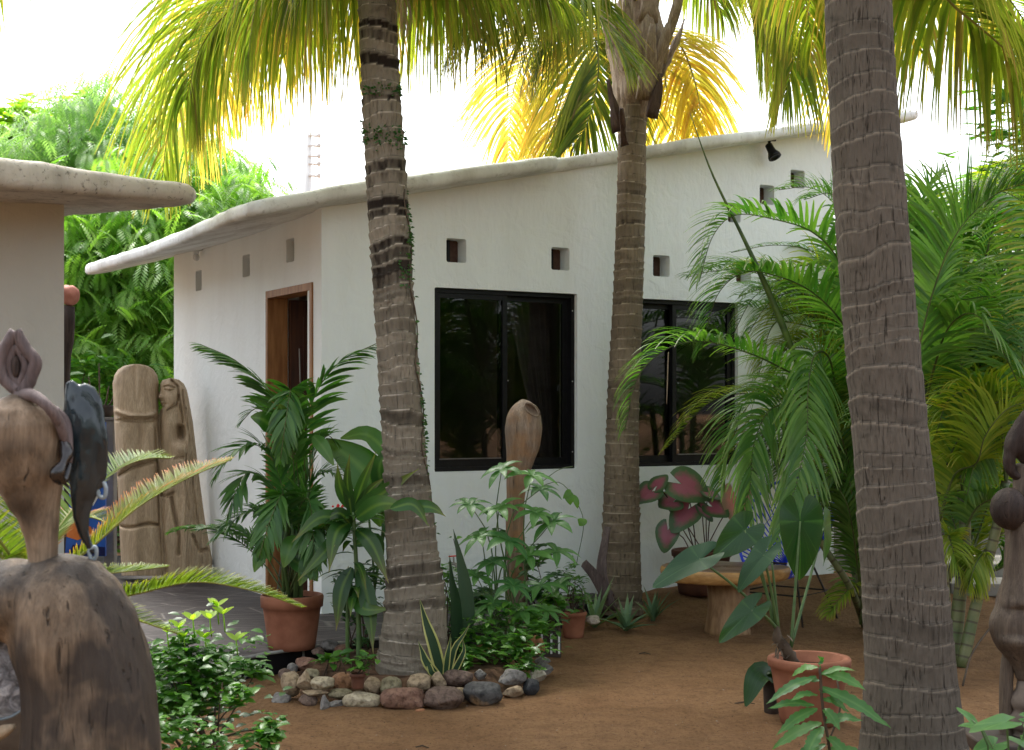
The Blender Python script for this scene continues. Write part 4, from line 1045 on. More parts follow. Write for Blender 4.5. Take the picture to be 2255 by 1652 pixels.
for k in range(26):
    x0 = R.uniform(2020,2300); y0 = R.uniform(380,1220); hx = R.uniform(-150,150); Yk = R.uniform(8.2,9.4)
    AR(ar2, [P(2130,min(1250,y0+330),8.6), P((2130+x0)/2, y0+40, Yk), P(x0, y0-80, Yk), P(x0+hx*.5, y0-70, Yk), P(x0+hx, y0+60, Yk)], 40, L=.36, W=.026, seed=240+k, mat=('areca','arecay')[k%2])
for k in range(7): AR(ar2, arc(P(2130+20*k,1060-20*k,8.4+.1*k), .3+k*.85, 1.0, 1.5, 1.8), 34, .4, .028, seed=220+k, seg=4, mat=('areca','arecay')[k%2])

ar3 = thing('areca_palm', 'dense feather palm clump in the far right corner before the garden wall', 'feather palm', V((3.1, 10.9, 0)), 'feather palms')
for k in range(5): stem(ar3, [V((2.9+.12*k,10.9,0)), V((2.85+.22*k,10.9-.08*k,.7)), V((2.6+.36*k,10.8,1.4))], .032)
for k in range(26):
    R = random.Random(300+k)
    AR(ar3, arc(V((2.6+1.3*R.random(), 10.7+.6*R.random(), .7+1.3*R.random())), R.uniform(0,6.28), R.uniform(.7,1.3), R.uniform(1.3,2.0), R.uniform(1.3,2.2)), 36, .42, .03, seed=300+k, seg=4, mat=('areca','areca','arecay')[k%3])
ar4 = thing('areca_palm', 'feather palm clump at the right edge behind the torso sculpture', 'feather palm', V((4.1, 9.6, 0)), 'feather palms')
for k in range(4): stem(ar4, [V((3.9+.12*k,9.6,0)), V((3.8+.22*k,9.5,.7)), V((3.6+.3*k,9.5,1.5))], .032)
for k in range(20):
    R = random.Random(400+k)
    AR(ar4, arc(V((3.5+.9*R.random(), 9.3+.6*R.random(), 1.2+1.7*R.random())), R.uniform(1.6,4.8), R.uniform(.6,1.2), R.uniform(1.1,1.7), R.uniform(1.3,2.2)), 36, .42, .03, seed=400+k, seg=4, mat=('areca','areca','arecay')[k%3])

# =====================================================  BROAD TREES BEHIND
def tree(name, label, base, top, crowns, nl, leaf, mat, seed, size, lw=.3, group=None, trunk_r=.16, pinn=True, cat='tree', nbr=14):
    R = random.Random(seed); t = thing(name, label, cat, base, group)
    mb = MB(); tp_ = curve([V(base), V(base).lerp(V(top), .5)+V((.15,0,0)), V(top)], 14)
    mb.tube(tp_, [trunk_r*(1-.6*i/14) for i in range(15)], 10); tk = mb.build('trunk', M['twig'], t); 
    mb = MB()
    for k in range(nbr):
        c, r = crowns[k % len(crowns)]
        st = tp_[R.randrange(5, 14)]; e = V(c)+V((R.uniform(-1,1)*r[0]*.7, R.uniform(-1,1)*r[1]*.7, R.uniform(-.7,.1)*r[2]))
        mb.tube(curve([st, st.lerp(e,.5)+V((R.uniform(-.2,.2),R.uniform(-.2,.2),.05)), e], 8), [trunk_r*.32*(1-.85*i/8) for i in range(9)], 6)
    mb.build('limbs', M['twig'], t)
    mb = MB(); tot = sum(r[0]*r[2] for c, r in crowns)
    for (c, r) in crowns:
        m = int(nl*r[0]*r[2]/tot)
        # clumps
        cl = []
        for _ in range(max(5, m//22)):
            q = V((R.gauss(0,1),R.gauss(0,1),R.gauss(0,1))).normalized()*R.uniform(.55,1.05)
            cl.append(V(c)+V((q.x*r[0], q.y*r[1], q.z*r[2])))
        for _ in range(m):
            cc = R.choice(cl); s_ = .24*max(r)
            p = cc+V((R.gauss(0,s_),R.gauss(0,s_),R.gauss(0,s_*.8)))
            az = R.uniform(0,2*pi); d = V((math.cos(az), math.sin(az), R.uniform(-.5,.5))); rn = R.random()
            if pinn:
                K = leaf; L = size*R.uniform(.7,1.2); q = p.copy(); dd = d.normalized()
                sd = dd.cross(V((0,0,1))).normalized(); pts_ = []
                for i in range(K):
                    dd = (dd+V((0,0,-.16))).normalized(); q = q+dd*(L/K); pts_.append((q.copy(), dd.copy()))
                for i, (q, dd) in enumerate(pts_):
                    l = lw*size*math.sin(pi*(.18+.75*i/K))
                    for sg in (-1,1):
                        e = (dd*.55+sd*sg*.85+V((0,0,-.3))).normalized(); wv = dd*(l*.18)
                        a = mb.vert(q, (rn,0,.5)); b = mb.vert(q+e*l*.5+wv, (rn,.5,0)); c_ = mb.vert(q+e*l, (rn,1,.5)); d_ = mb.vert(q+e*l*.5-wv, (rn,.5,1))
                        mb.face((a,b,c_,d_))
            else:
                for i in range(leaf):
                    a = 2*pi*i/leaf+rn*6; e = V((math.cos(a), math.sin(a), R.uniform(-.1,.5)))
                    mb.blade(p, e, V((0,0,1)), size*R.uniform(.7,1.1), size*.5, .5, 3, OVAL, None, 0, min(1, max(0, rn+R.uniform(-.2,.2))))
    mb.build('crown', M[mat], t); return t
tree('neem_tree', 'green pinnate-leaved tree filling the gap between the two houses', (-4.2,14.6,0), (-3.9,14.6,3.3),
     [(P(250,560,14.2),(1.0,.8,.8)), (P(300,760,14.0),(1.0,.7,.8)), (P(170,880,14.0),(.8,.7,.6)), (P(340,500,14.6),(.8,.7,.5)), (P(230,690,14.5),(.9,.8,.9)), (P(420,430,15),(.8,.7,.6))], 6500, 9, 'neem', 501, .30, .34)
tree('mimosa_tree', 'pale feathery tree rising above the grey roof slab at the left', (-5.6,17.2,0), (-5.2,17,4.0),
     [(P(250,300,17),(.85,.8,.65)), (P(120,370,17),(1.1,.8,.5)), (P(330,380,17.5),(.9,.8,.7)), (P(180,500,17.5),(1.4,.8,.9))], 4200, 10, 'neem2', 502, .42, .22)
tree('almond_tree', 'broad-leaved light green tree top at the far left against the sky', (-7.4,19,0), (-7.0,19,4.4),
     [(P(60,310,19),(.7,.6,.32)), (P(200,245,19),(.32,.4,.22)), (P(-40,360,19),(.9,.6,.5)), (P(130,350,19.3),(.8,.6,.4))], 1100, 6, 'almond', 503, .2, pinn=False)
tree('neem_tree', 'green tree showing between the coconut fronds above the white roof', (-4.2,19.5,0), (-3.7,19.4,4.6),
     [(P(455,410,19.3),(.8,.7,.5)), (P(530,425,19.3),(.45,.5,.3)), (P(400,440,19),(.9,.7,.8))], 1500, 9, 'neem2', 504, .4, .28)
tree('garden_tree', 'dark leafy tree beyond the garden wall at the far right', (6.3,15.6,0), (6.2,15.4,3.2),
     [(P(2050,760,15),(1.0,.8,1.0)), (P(2240,640,15),(1.2,.8,1.2)), (P(2130,980,14.8),(1.3,.7,.9)), (P(2260,330,15.5),(.8,.7,.8)), (P(1960,950,14.6),(.7,.6,.8)), (P(2300,1000,14.5),(.9,.6,.9))], 3000, 5, 'shrub', 505, .2, pinn=False)
# =====================================================  PLANTS
def ribbon(mb, pts, W, nrm, prof=OVAL, seg=8, fold=.2, rnd=.5, m=0, wave=0, off=0):
    cv = curve(pts, seg); prev = None; nrm = V(nrm)
    for i, p in enumerate(cv):
        T = (cv[min(i+1, seg)]-cv[max(i-1, 0)]).normalized()
        sd = T.cross(nrm)
        if sd.length < .15: sd = T.cross(V((.2,-.9,.4)))
        sd.normalize(); nn = sd.cross(T).normalized()
        t = i/seg; w = W*.5*prof(t); q = p+nn*off
        wl = wave*math.sin(t*19+rnd*7)*W; wr = wave*math.sin(t*17+2+rnd*5)*W
        cur = (mb.vert(q-sd*w+nn*(fold*w+wl), (rnd,t,0)), mb.vert(q, (rnd,t,.5)), mb.vert(q+sd*w+nn*(fold*w+wr), (rnd,t,1)))
        if prev: mb.face((prev[0],prev[1],cur[1],cur[0]), m); mb.face((prev[1],prev[2],cur[2],cur[1]), m)
        prev = cur
CAMN = V((0,-1,.25))
def toward(R, s=.5): return (CAMN+V((R.uniform(-s,s), R.uniform(-s,s)*.4, R.uniform(-s,s)+.25))).normalized()
def palmate(mb, p, n, L, W, R, up=V((0,0,1)), droop=1.0, spread=2*pi):
    a0 = R.uniform(0, 6.28); rn = R.random()
    for i in range(n):
        a = a0+spread*i/n
        t1 = up.cross(V((1,0,.1))).normalized(); t2 = up.cross(t1)
        d = (t1*math.cos(a)+t2*math.sin(a))*.9+up*R.uniform(-.05,.3)
        l = L*R.uniform(.75,1.1)
        mb.blade(p, d, up, l, W*R.uniform(.85,1.15), droop, 5, lambda t: LANCE(t), .3, 0, min(1, max(0, rn+R.uniform(-.25,.25))))
def bush(t, base, blobs, nl, size, mat, R, nst=10, stem='twig', sr=.005, asp=.55, seg=3, name='foliage', tight=.22):
    mb = MB(); ms = MB(); base = V(base); tot = sum(b[3]*b[4] for b in blobs); cl = []
    for (px, py, Y, rx, ry) in blobs:
        k = max(3, int(nst*3*rx*ry/tot))
        for _ in range(k):
            c = P(px, py, Y)+V((R.gauss(0,.5)*rx, R.gauss(0,.45)*min(rx,ry), R.gauss(0,.5)*ry)); cl.append((c, k, rx))
    for i, (c, k, rx) in enumerate(cl):
        if i % 3 == 0 or len(cl) < 14:
            b = base+V((R.uniform(-.07,.07), R.uniform(-.05,.05), 0)); mid_ = b.lerp(c, .5)+V((R.uniform(-.05,.05),R.uniform(-.03,.03),.05))
            ms.tube(curve([b, mid_, c], 6), [sr*(1-.1*j) for j in range(7)], 5)
    for _ in range(nl):
        c, k, rx = R.choice(cl); s = tight*max(.06, rx)
        p = c+V((R.gauss(0,s), R.gauss(0,s), R.gauss(0,s*.8)))
        az = R.uniform(0, 2*pi); d = V((math.cos(az), math.sin(az), R.uniform(-.2,.7)))
        L = size*R.uniform(.6,1.2)
        mb.blade(p, d, V((R.uniform(-.4,.4),R.uniform(-.6,.2),1)), L, L*asp, .6, seg, OVAL, .25, 0, R.random())
    mb.build(name, M[mat], t); ms.build('stems', M[stem], t)
def pot(parent, c, h, rt, rb, rim=.03, mat='terra', rimh=.05, wall=.012, soilz=.03, name='pot'):
    mb = MB()
    prof = [(rb*.9,0),(rb,.004)]
    for i in range(1,6): prof.append((rb+(rt-rim*.4-rb)*i/6, (h-rimh)*i/6))
    prof += [(rt-rim*.35,h-rimh),(rt,h-rimh+.004),(rt+.003,h-.012),(rt-.002,h-.002),(rt-wall*.6,h),(rt-wall,h-.004),(rt-wall*1.2,h-soilz-.01)]
    mb.lathe(c, prof, 36, wob=.012); o = mb.build(name, M[mat] if isinstance(mat, str) else mat, parent)
    mb = MB(); n = 24
    ci = mb.vert(V(c)+V((0,0,h-soilz+.008))); rr = rt-wall*1.1
    rg = [[mb.vert(V(c)+V((math.cos(2*pi*j/n)*rr*q, math.sin(2*pi*j/n)*rr*q, h-soilz+.008*noise.noise(V((j,q*9,2)))))) for j in range(n)] for q in (.5,1)]
    for j in range(n): k=(j+1)%n; mb.face((ci,rg[0][j],rg[0][k])); mb.face((rg[0][j],rg[1][j],rg[1][k],rg[0][k]))
    mb.build('potting_soil', M['soil'], parent); return o

# ---- potted parlour palm on the terrace
R = random.Random(11)
pc = PZ(643, 1428, TZ); s_ = pc.y/F
pp1 = thing('potted_palm', 'dark green feather palm in a terracotta pot on the slate terrace by the door', 'potted plant', pc)
ph = (1428-1305)*s_
pot(pp1, pc, ph*.97, 68*s_, 51*s_, mat='terra', rimh=.07)
top = pc+V((0,0,ph))
def PF(pts, n=24, L=.26, W=.038, mat='parlor', **k):
    kk = dict(droop=.7, start=.25, ang=(62,25), seg=5, fold=.2, lift=.12, r0=.006, prof=LANCE); kk.update(k); W *= .82; n = int(n*1.55)
    return frond(pp1, 'frond', [top+V((R.uniform(-.05,.05),R.uniform(-.04,.04),-.03))]+pts, n, L, W, M[mat], M['ribg'], **kk)
Y0 = pc.y
PF([P(660,1120,Y0), P(640,960,Y0-.05), P(590,860,Y0-.1), P(520,795,Y0-.15), P(440,758,Y0-.2)], 28, .26, .042, seed=501, start=.45)
PF([P(670,1120,Y0), P(672,980,Y0-.05), P(690,880,Y0-.1), P(745,800,Y0-.15), P(828,757,Y0-.15)], 22, .22, .034, seed=502, start=.5)
PF([P(650,1100,Y0), P(640,930,Y0-.1), P(640,860,Y0-.2), P(630,920,Y0-.3), P(618,1010,Y0-.3)], 28, .22, .03, seed=503, start=.45, up=(0,-1,.4))
PF([P(630,1130,Y0), P(600,1010,Y0), P(560,980,Y0-.1), P(510,1000,Y0-.2), P(470,1060,Y0-.2)], 22, .2, .032, seed=504, start=.4)
PF([P(630,1150,Y0), P(600,1070,Y0), P(550,1040,Y0-.1), P(520,1080,Y0-.2), P(500,1140,Y0-.2)], 20, .2, .036, seed=505, start=.4)
PF([P(630,1180,Y0), P(590,1130,Y0), P(540,1130,Y0-.1), P(500,1160,Y0-.15), P(465,1190,Y0-.15)], 20, .16, .03, seed=506, start=.4)
PF([P(660,1130,Y0), P(690,1010,Y0), P(720,960,Y0), P(742,980,Y0)], 20, .18, .028, seed=507, start=.4)
PF([P(640,1100,Y0+.1), P(620,960,Y0+.1), P(570,900,Y0+.1), P(530,930,Y0+.1)], 20, .2, .034, seed=508, start=.4)
PF([P(670,1150,Y0), P(690,1060,Y0), P(730,1040,Y0-.1), P(745,1080,Y0-.1)], 20, .18, .028, seed=509, start=.4)
PF([P(640,1200,Y0), P(630,1120,Y0-.1), P(620,1090,Y0-.2), P(590,1160,Y0-.3), P(570,1230,Y0-.3)], 20, .2, .032, seed=510, start=.35, up=(0,-1,.4))
PF([P(655,1200,Y0), P(660,1120,Y0-.1), P(680,1100,Y0-.2), P(690,1180,Y0-.3), P(690,1260,Y0-.3)], 20, .2, .032, seed=511, start=.35, up=(0,-1,.4))
for k in range(14):
    el = R.uniform(1.0,1.4); az = R.uniform(0,6.28)
    frond(pp1, 'frond', arc(top+V((R.uniform(-.05,.05),R.uniform(-.05,.05),-.03)), az, el, R.uniform(.55,1.0), R.uniform(.6,1.7)), 28, .155, .020, M['parlor'], M['ribg'], seed=520+k, droop=.7, start=.35, ang=(62,25), seg=4, prof=LANCE, r0=.006)
mb = MB()
for (px,py,tx_,ty_,w) in ((600,940,552,918,40),(628,930,615,890,34),(690,960,735,1025,30),(650,1180,625,1250,40),(700,1200,660,1290,40),(640,1230,700,1280,36),(590,1190,560,1260,34)):
    ribbon(mb, [P(px,py,Y0-.2), P((px+tx_)/2,(py+ty_)/2-6,Y0-.28), P(tx_,ty_,Y0-.3)], w*s_, CAMN, OVAL, 7, .2, R.random())
mb.build('young_leaves', M['broad'], pp1)
mb = MB()
for k in range(9):
    a = R.uniform(0,6.28); b_ = top+V((math.cos(a)*.05, math.sin(a)*.04, -.03)); mb.tube([b_, b_+V((R.uniform(-.04,.04),R.uniform(-.03,.03),.25)), b_+V((R.uniform(-.08,.08),0,.6))], [.011,.009,.006], 6)
mb.build('canes', M['gstem'], pp1)
mb = MB(); 
t = thing('metal_rod', 'thin pale rod leaning upright in front of the open doorway', 'rod', SW(.62,.06,TZ))
mb.tube([SW(.62,.08,TZ), P(663,900,SW(.6,.05,0).y-.0), P(659,768,SW(.6,.05,0).y)], [.006,.005,.004], 6); mb.build('rod', M['conc'], t)

# ---- striped cordyline in the bed
YD = 7.5
bd = P(790,1475,YD); bd.z = .1
t = thing('dracaena', 'tall striped-leaved dracaena in the stone ring between the potted palm and left trunk', 'plant', bd)
mb = MB(); mb.tube(curve([bd, P(790,1380,YD), P(785,1250,YD), P(777,1115,YD)], 12), [.016,.015,.014,.014,.013,.013,.012,.012,.011,.011,.011,.01,.01], 8)
mb.tube(curve([bd+V((-.06,.03,0)), P(765,1380,YD), P(768,1300,YD)], 8), .011, 7); mb.build('stem', M['gstem'], t)
mb = MB(); R = random.Random(12)
q = YD/F
def LF(a, mid_, b, w, Y=YD, dy=-.05, prof=STRAP, mat=None, fold=.25):
    ribbon(mb, [P(a[0],a[1],Y), P(mid_[0],mid_[1],Y+dy), P(b[0],b[1],Y+dy*1.8)], w*q, CAMN, prof, 12, fold, R.random(), 0, .015)
LF((777,1130),(800,1060),(829,994),24); LF((777,1130),(845,1085),(923,1032),34,dy=-.15); LF((777,1125),(750,1075),(743,1020),26)
LF((775,1140),(765,1060),(770,1000),22); LF((780,1140),(815,1080),(850,1050),24)
LF((770,1150),(740,1175),(724,1262),36,dy=-.12); LF((785,1165),(820,1200),(856,1285),34,dy=-.12); LF((785,1140),(840,1110),(905,1118),40,YD-.1,-.2)
LF((860,1120),(910,1112),(945,1160),26,YD-.45,-.02); LF((900,1115),(950,1118),(982,1138),26,YD-.45,-.02)
LF((770,1150),(705,1140),(642,1195),30,dy=-.1); LF((770,1160),(720,1210),(655,1280),30,dy=-.1)
LF((775,1250),(752,1300),(740,1390),34); LF((790,1250),(812,1330),(822,1440),36,dy=-.08); LF((767,1350),(764,1300),(767,1246),32,dy=0)
LF((785,1290),(800,1340),(868,1340),30,dy=-.1); LF((775,1160),(745,1130),(700,1160),26); LF((780,1200),(830,1190),(842,1260),26)
for k in range(22):
    a = R.uniform(0,6.28); z = R.uniform(1150,1330); b_ = P(780,z,YD)
    mb.blade(b_, (math.cos(a),math.sin(a),R.uniform(.1,.8)), (0,0,1), R.uniform(.16,.30), .042, 1.5, 7, STRAP, .25, 0, R.random())
mb.build('leaves', M['cordy'], t)
mb = MB()
for k in range(26):
    c = P(744+R.gauss(0,6), 1128+R.gauss(0,11), YD-.02)
    mb.ell(c, .006, nu=6, nv=5)
mb.build('red_berries', M['red'], t)

YE = 8.0
bd = P(812,1440,YE); bd.z = .1
t = thing('banana_leaf_plant', 'glossy broad-leaved plant leaning against the left palm trunk', 'plant', bd)
mb = MB(); q = YE/F; R = random.Random(14)
ribbon(mb, [P(850,1125,YE), P(800,1035,YE-.05), P(716,968,YE-.12)], 92*q, (.2,-1,.5), lambda t: OVAL(t)*1.0, 12, .12, .4, 0, .01)
ribbon(mb, [P(868,1015,YE), P(810,958,YE-.05), P(750,966,YE-.1)], 52*q, (.1,-1,.9), OVAL, 10, .12, .6)
ribbon(mb, [P(805,1060,YE+.05), P(830,1110,YE+.0), P(838,1160,YE-.0)], 70*q, CAMN, OVAL, 10, .12, .1)
ribbon(mb, [P(855,1120,YE), P(835,1030,YE-.05), P(866,985,YE-.05)], 40*q, CAMN, OVAL, 10, .12, .1)
ribbon(mb, [P(845,1150,YE), P(870,1180,YE-.05), P(856,1230,YE-.05)], 44*q, CAMN, OVAL, 10, .12, .1)
mb.build('leaves', M['broad'], t)
mb = MB(); 
for e in ((850,1125),(868,1015),(805,1060),(855,1120),(845,1150)): mb.tube(curve([bd, P(825,1300,YE), P(e[0],e[1],YE)], 8), .007, 6)
mb.build('leaf_stalks', M['gstem'], t)

def shrub(name, label, base, blobs, nl, size, mat, seed, cat='shrub', **k):
    t = thing(name, label, cat, base); bush(t, base, blobs, nl, size, mat, random.Random(seed), **k); return t
shrub('small_shrub', 'fine-leaved dark shrub growing low beneath the striped dracaena', P(790,1430,7.9)*1.0, [(760,1330,7.9,.10,.16),(800,1290,7.9,.10,.16),(840,1260,7.9,.05,.12),(780,1400,7.8,.1,.08)], 420, .055, 'shrubd', 21, asp=.3)
shrub('small_shrub', 'thin shrub with paired leaves just right of the left palm trunk', P(1000,1440,7.9), [(990,1300,7.9,.08,.16),(1010,1380,7.9,.08,.1),(975,1260,7.9,.05,.06)], 200, .06, 'shrub', 22, asp=.4)
shrub('seedling', 'three-leaved bright seedling inside the stone ring at its left end', PZ(727,1500,.05), [(727,1452,7.3,.05,.03)], 26, .075, 'shrub', 23, 'plant', nst=2)

# little red pot with seedling between the stones
c = P(788,1516,6.93); t = thing('potted_seedling', 'tiny green seedling in a small brick-red pot wedged between the ring stones', 'potted plant', c)
pot(t, c, .075, .038, .028, rim=.012, mat='terra_d', rimh=.02, wall=.005, soilz=.008)
bush(t, c+V((0,0,.07)), [(790,1462,6.93,.04,.03)], 30, .06, 'shrub', random.Random(24), nst=3, sr=.003)

# ---- schefflera and companions behind the ring
R = random.Random(31); YS = 8.05
bs = P(1120,1450,YS); bs.z = .05
t = thing('schefflera', 'umbrella-leaved plant growing round the club-shaped wooden post', 'plant', bs)
mb = MB(); ms = MB()
heads = [(1105,1035,.17,8.0),(1172,1048,.17,8.0),(1035,1112,.15,8.0),(1100,1118,.16,7.9),(1190,1078,.14,8.1),(1060,1180,.16,7.85),(1118,1190,.18,7.8),(1180,1130,.16,7.9),(1215,1150,.17,7.9),(1085,1240,.15,7.8),(1165,1225,.17,7.8),(1225,1215,.15,7.9),(1050,1270,.14,7.8),(1130,1290,.16,7.7),(1190,1290,.15,7.8),(1085,1330,.14,7.7),(1230,1290,.13,7.9),(1150,1345,.14,7.7),(1040,1350,.12,7.75),(1205,1345,.12,7.8),(1110,1400,.12,7.7)]
for i, (px, py, l, Y) in enumerate(heads):
    p = P(px, py, Y); palmate(mb, p, 7, l, l*.32, R, (V((R.uniform(-.3,.3), -.35, 1))).normalized(), 1.0)
    j = P(1120+R.uniform(-40,40), min(1440, py+R.uniform(60,140)), Y+.1)
    ms.tube(curve([V((bs.x+R.uniform(-.12,.12), bs.y+R.uniform(-.1,.1), .05)), j, p], 9), [.007-.0005*k for k in range(10)], 5)
mb.build('leaves', M['scheff'], t); ms.build('stems', M['gstem'], t)
t = thing('tendril', 'thin looping tendril with a few leaves against the wall under the first window', 'vine', P(1190,1080,8.4))
mb = MB(); ms = MB()
ms.tube(curve([P(1180,1075,8.4),P(1230,1062,8.4),P(1262,1095,8.4),P(1285,1150,8.4),P(1270,1240,8.5)],20), .0022, 4)
ms.tube(curve([P(1195,1060,8.4),P(1230,1035,8.4),P(1262,1027,8.4)],10), .0022, 4)
for (a,b,w) in (((1248,1082),(1256,1112),22),((1262,1090),(1272,1120),14),((1283,1142),(1276,1158),22),((1255,1078),(1240,1098),14),((1262,1230),(1250,1225),10)):
    ribbon(mb, [P(a[0],a[1],8.38), P((a[0]+b[0])/2+2,(a[1]+b[1])/2,8.36), P(b[0],b[1],8.36)], w*8.4/F, CAMN, OVAL, 6, .2, .9)
mb.build('leaves', M['shrub'], t); ms.build('vine_stem', M['gstem'], t)
shrub('leafy_shrub', 'dense round-leaved shrub at the back right of the stone ring', P(1130,1470,7.6), [(1080,1430,7.5,.13,.09),(1150,1440,7.4,.14,.08),(1060,1380,7.6,.12,.1),(1120,1370,7.7,.14,.12),(1190,1400,7.6,.1,.1),(1040,1450,7.4,.07,.06),(1170,1470,7.3,.06,.04)], 620, .07, 'shrub', 32, asp=.42, tight=.3)
shrub('tall_shrub', 'loose tall shrub with dark oval leaves behind the umbrella-leaved plant', P(1200,1420,8.5), [(1190,1260,8.5,.14,.18),(1220,1330,8.4,.1,.12),(1060,1320,8.4,.12,.16),(1130,1180,8.6,.1,.12)], 380, .08, 'shrubd', 33, asp=.42)
# snake plants
R = random.Random(35)
b0 = P(1018,1450,7.65); b0.z = .08
t = thing('snake_plant', 'tall dark mottled snake plant with two sword leaves right of the left palm', 'plant', b0)
mb = MB()
ribbon(mb, [b0, P(1026,1330,7.65), P(1014,1240,7.65), P(998,1165,7.65)], 34*7.65/F, (.3,-1,.1), SWORD, 12, .35, .5)
ribbon(mb, [b0+V((-.02,0,0)), P(1005,1330,7.6), P(996,1280,7.6), P(990,1222,7.6)], 26*7.65/F, (-.3,-1,.1), SWORD, 12, .35, .3)
mb.build('leaves', M['snake'], t)
b0 = P(975,1500,7.15); b0.z = .09
t = thing('variegated_snake_plant', 'small snake plant with cream-edged leaves at the foot of the left palm', 'plant', b0)
mb = MB(); mg = MB()
for (bx_, pts, w) in ((975,[(955,1420),(938,1370),(924,1318)],27),(972,[(940,1460),(930,1435),(921,1412)],20),(985,[(1000,1430),(1020,1400),(1036,1372)],14),(980,[(985,1450),(990,1420),(992,1396)],14),(990,[(1015,1450),(1022,1430),(1018,1405)],14),(968,[(950,1480),(945,1466),(925,1440)],14)):
    pts_ = [P(bx_,1498,7.15)]+[P(a,b,7.12) for a,b in pts]
    ribbon(mb, pts_, w*7.15/F, (0,-1,.1), SWORD, 10, .2, .5)
    ribbon(mg, pts_, w*.66*7.15/F, (0,-1,.1), SWORD, 10, .2, R.random(), off=.003)
mb.build('leaf_margins', M['snakey'], t); mg.build('leaves', M['snake'], t)

# agaves along the wall foot
def agave(label, px, py, Y, rad, n, seed, tips=None):
    R = random.Random(seed); c = P(px, py, Y); c.z = gz(c.x, c.y)+.01
    t = thing('agave', label, 'plant', c, 'spiky rosettes at the foot of the wall'); mb = MB()
    for i in range(n):
        a = 2*pi*i/n*2.4+R.uniform(-.2,.2); el = R.uniform(.35,1.35)
        d = V((math.cos(a)*math.cos(el), math.sin(a)*math.cos(el), math.sin(el)))
        mb.blade(c, d, V((0,0,1)) if el < 1 else V((-math.cos(a),-math.sin(a),.4)), rad*R.uniform(.75,1.1), .042, .5, 7, lambda t: max(.02,(.7+.5*math.sin(pi*t))*(1-t)**.7), .5, 0, R.random())
    mb.build('leaves', M['agave'], t)
agave('spiky grey-green rosette directly left of the middle palm base', 1310, 1335, 9.35, .36, 17, 41)
agave('low spiky rosette in front of the middle palm base', 1378, 1338, 9.2, .26, 14, 42)
agave('small spiky rosette between the middle palm and the wooden table', 1438, 1330, 9.6, .24, 12, 43)
# sheaths fallen at the base
t = thing('fallen_sheath', 'dry grey leaf sheath standing against the foot of the middle palm', 'palm sheath', P(1330,1300,9.6))
mb = MB(); ribbon(mb, [P(1345,1345,9.62), P(1330,1290,9.6), P(1326,1240,9.6), P(1338,1160,9.65)], .12, (-.6,-1,.1), lambda t: .35+.65*(1-t)**1.5, 10, .5, .4); ribbon(mb, [P(1340,1320,9.6), P(1310,1270,9.55), P(1285,1240,9.5)], .10, (.2,-1,.4), lambda t: .5+.4*(1-t), 8, .5, .4)
o = mb.build('sheath', M['purple'], t); s=o.modifiers.new('s','SOLIDIFY'); s.thickness=.012; bake(o)

c = PZ(1263,1404); t = thing('potted_shrub', 'twiggy yellow-flecked shrub in a small terracotta pot near the wall foot', 'potted plant', c)
q = c.y/F; pot(t, c, 58*q, 29*q, 22*q, rim=.012, rimh=.03, wall=.008)
bush(t, c+V((0,0,56*q)), [(1262,1300,c.y,.09,.09),(1250,1260,c.y,.06,.06),(1285,1320,c.y,.06,.05)], 240, .045, 'shrub', random.Random(51), nst=12, asp=.4)
c = P(1180,1440,8.3); c.z = 0; t = thing('square_planter', 'dark square planter half hidden behind the shrub at the ring\'s right end', 'planter', c)
c2 = P(1200,1410,8.35); q = c2.y/F
mb = MB(); mb.abox((c2.x,c2.y,.075), 70*q,.17,.15); mb.build('box', M['clay_dark'], t, smooth=False, bevel=.008)
mb = MB()
for dx in (-.07,-.02,.035,.08): mb.abox((c2.x+dx,c2.y-.09,.085),.012,.012,.12)
mb.build('slats', M['white'], t, smooth=False)
shrub('small_shrub', 'round-leaved light green seedling cluster beside the square planter', P(1215,1400,8.3), [(1215,1330,8.3,.08,.07),(1180,1370,8.2,.06,.05)], 120, .075, 'shrub', 52, asp=.6)

# ---- bottom left shrub
R = random.Random(61); bb = PZ(440,1690)
t = thing('leafy_bush', 'bright green small-leaved bush in front of the terrace beside the big wooden sculpture', 'shrub', bb)
bush(t, bb, [(440,1425,5.9,.10,.06),(370,1440,5.9,.12,.06),(490,1455,5.9,.10,.07),(400,1480,5.8,.18,.09),(480,1500,5.8,.11,.08),(370,1540,5.7,.1,.1),(430,1560,5.8,.12,.1),(545,1540,5.6,.05,.05),(560,1590,5.5,.08,.08),(575,1640,5.5,.06,.05),(380,1620,5.4,.14,.06),(460,1640,5.4,.13,.06),(420,1690,5.4,.2,.06),(560,1480,5.8,.05,.03)], 1750, .05, 'shrub', R, nst=22, sr=.006, asp=.62, tight=.3)
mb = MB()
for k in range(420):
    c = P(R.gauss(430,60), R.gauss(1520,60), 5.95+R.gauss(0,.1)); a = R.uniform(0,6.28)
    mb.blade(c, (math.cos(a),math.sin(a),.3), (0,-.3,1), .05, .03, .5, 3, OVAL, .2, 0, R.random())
mb.build('inner_shade_leaves', M['shrubd'], t)  # darker leaf colour puts in the shade of the bush's interior
for (px,py) in ((478,1335),(462,1362),(492,1352),(425,1365),(395,1382),(405,1405),(368,1392),(452,1405),(520,1410)):
    mb = MB()
    for k in range(5):
        a = R.uniform(0,6.28); mb.blade(P(px,py,5.85), (math.cos(a),math.sin(a),.8), (0,-.5,1), .055, .026, .3, 4, OVAL, .2, 0, 1.0)
    mb.tube([P(px,py,5.85), P(px+4,py+40,5.87)], .003, 5); mb.build('new_shoot', M['almond'], t)

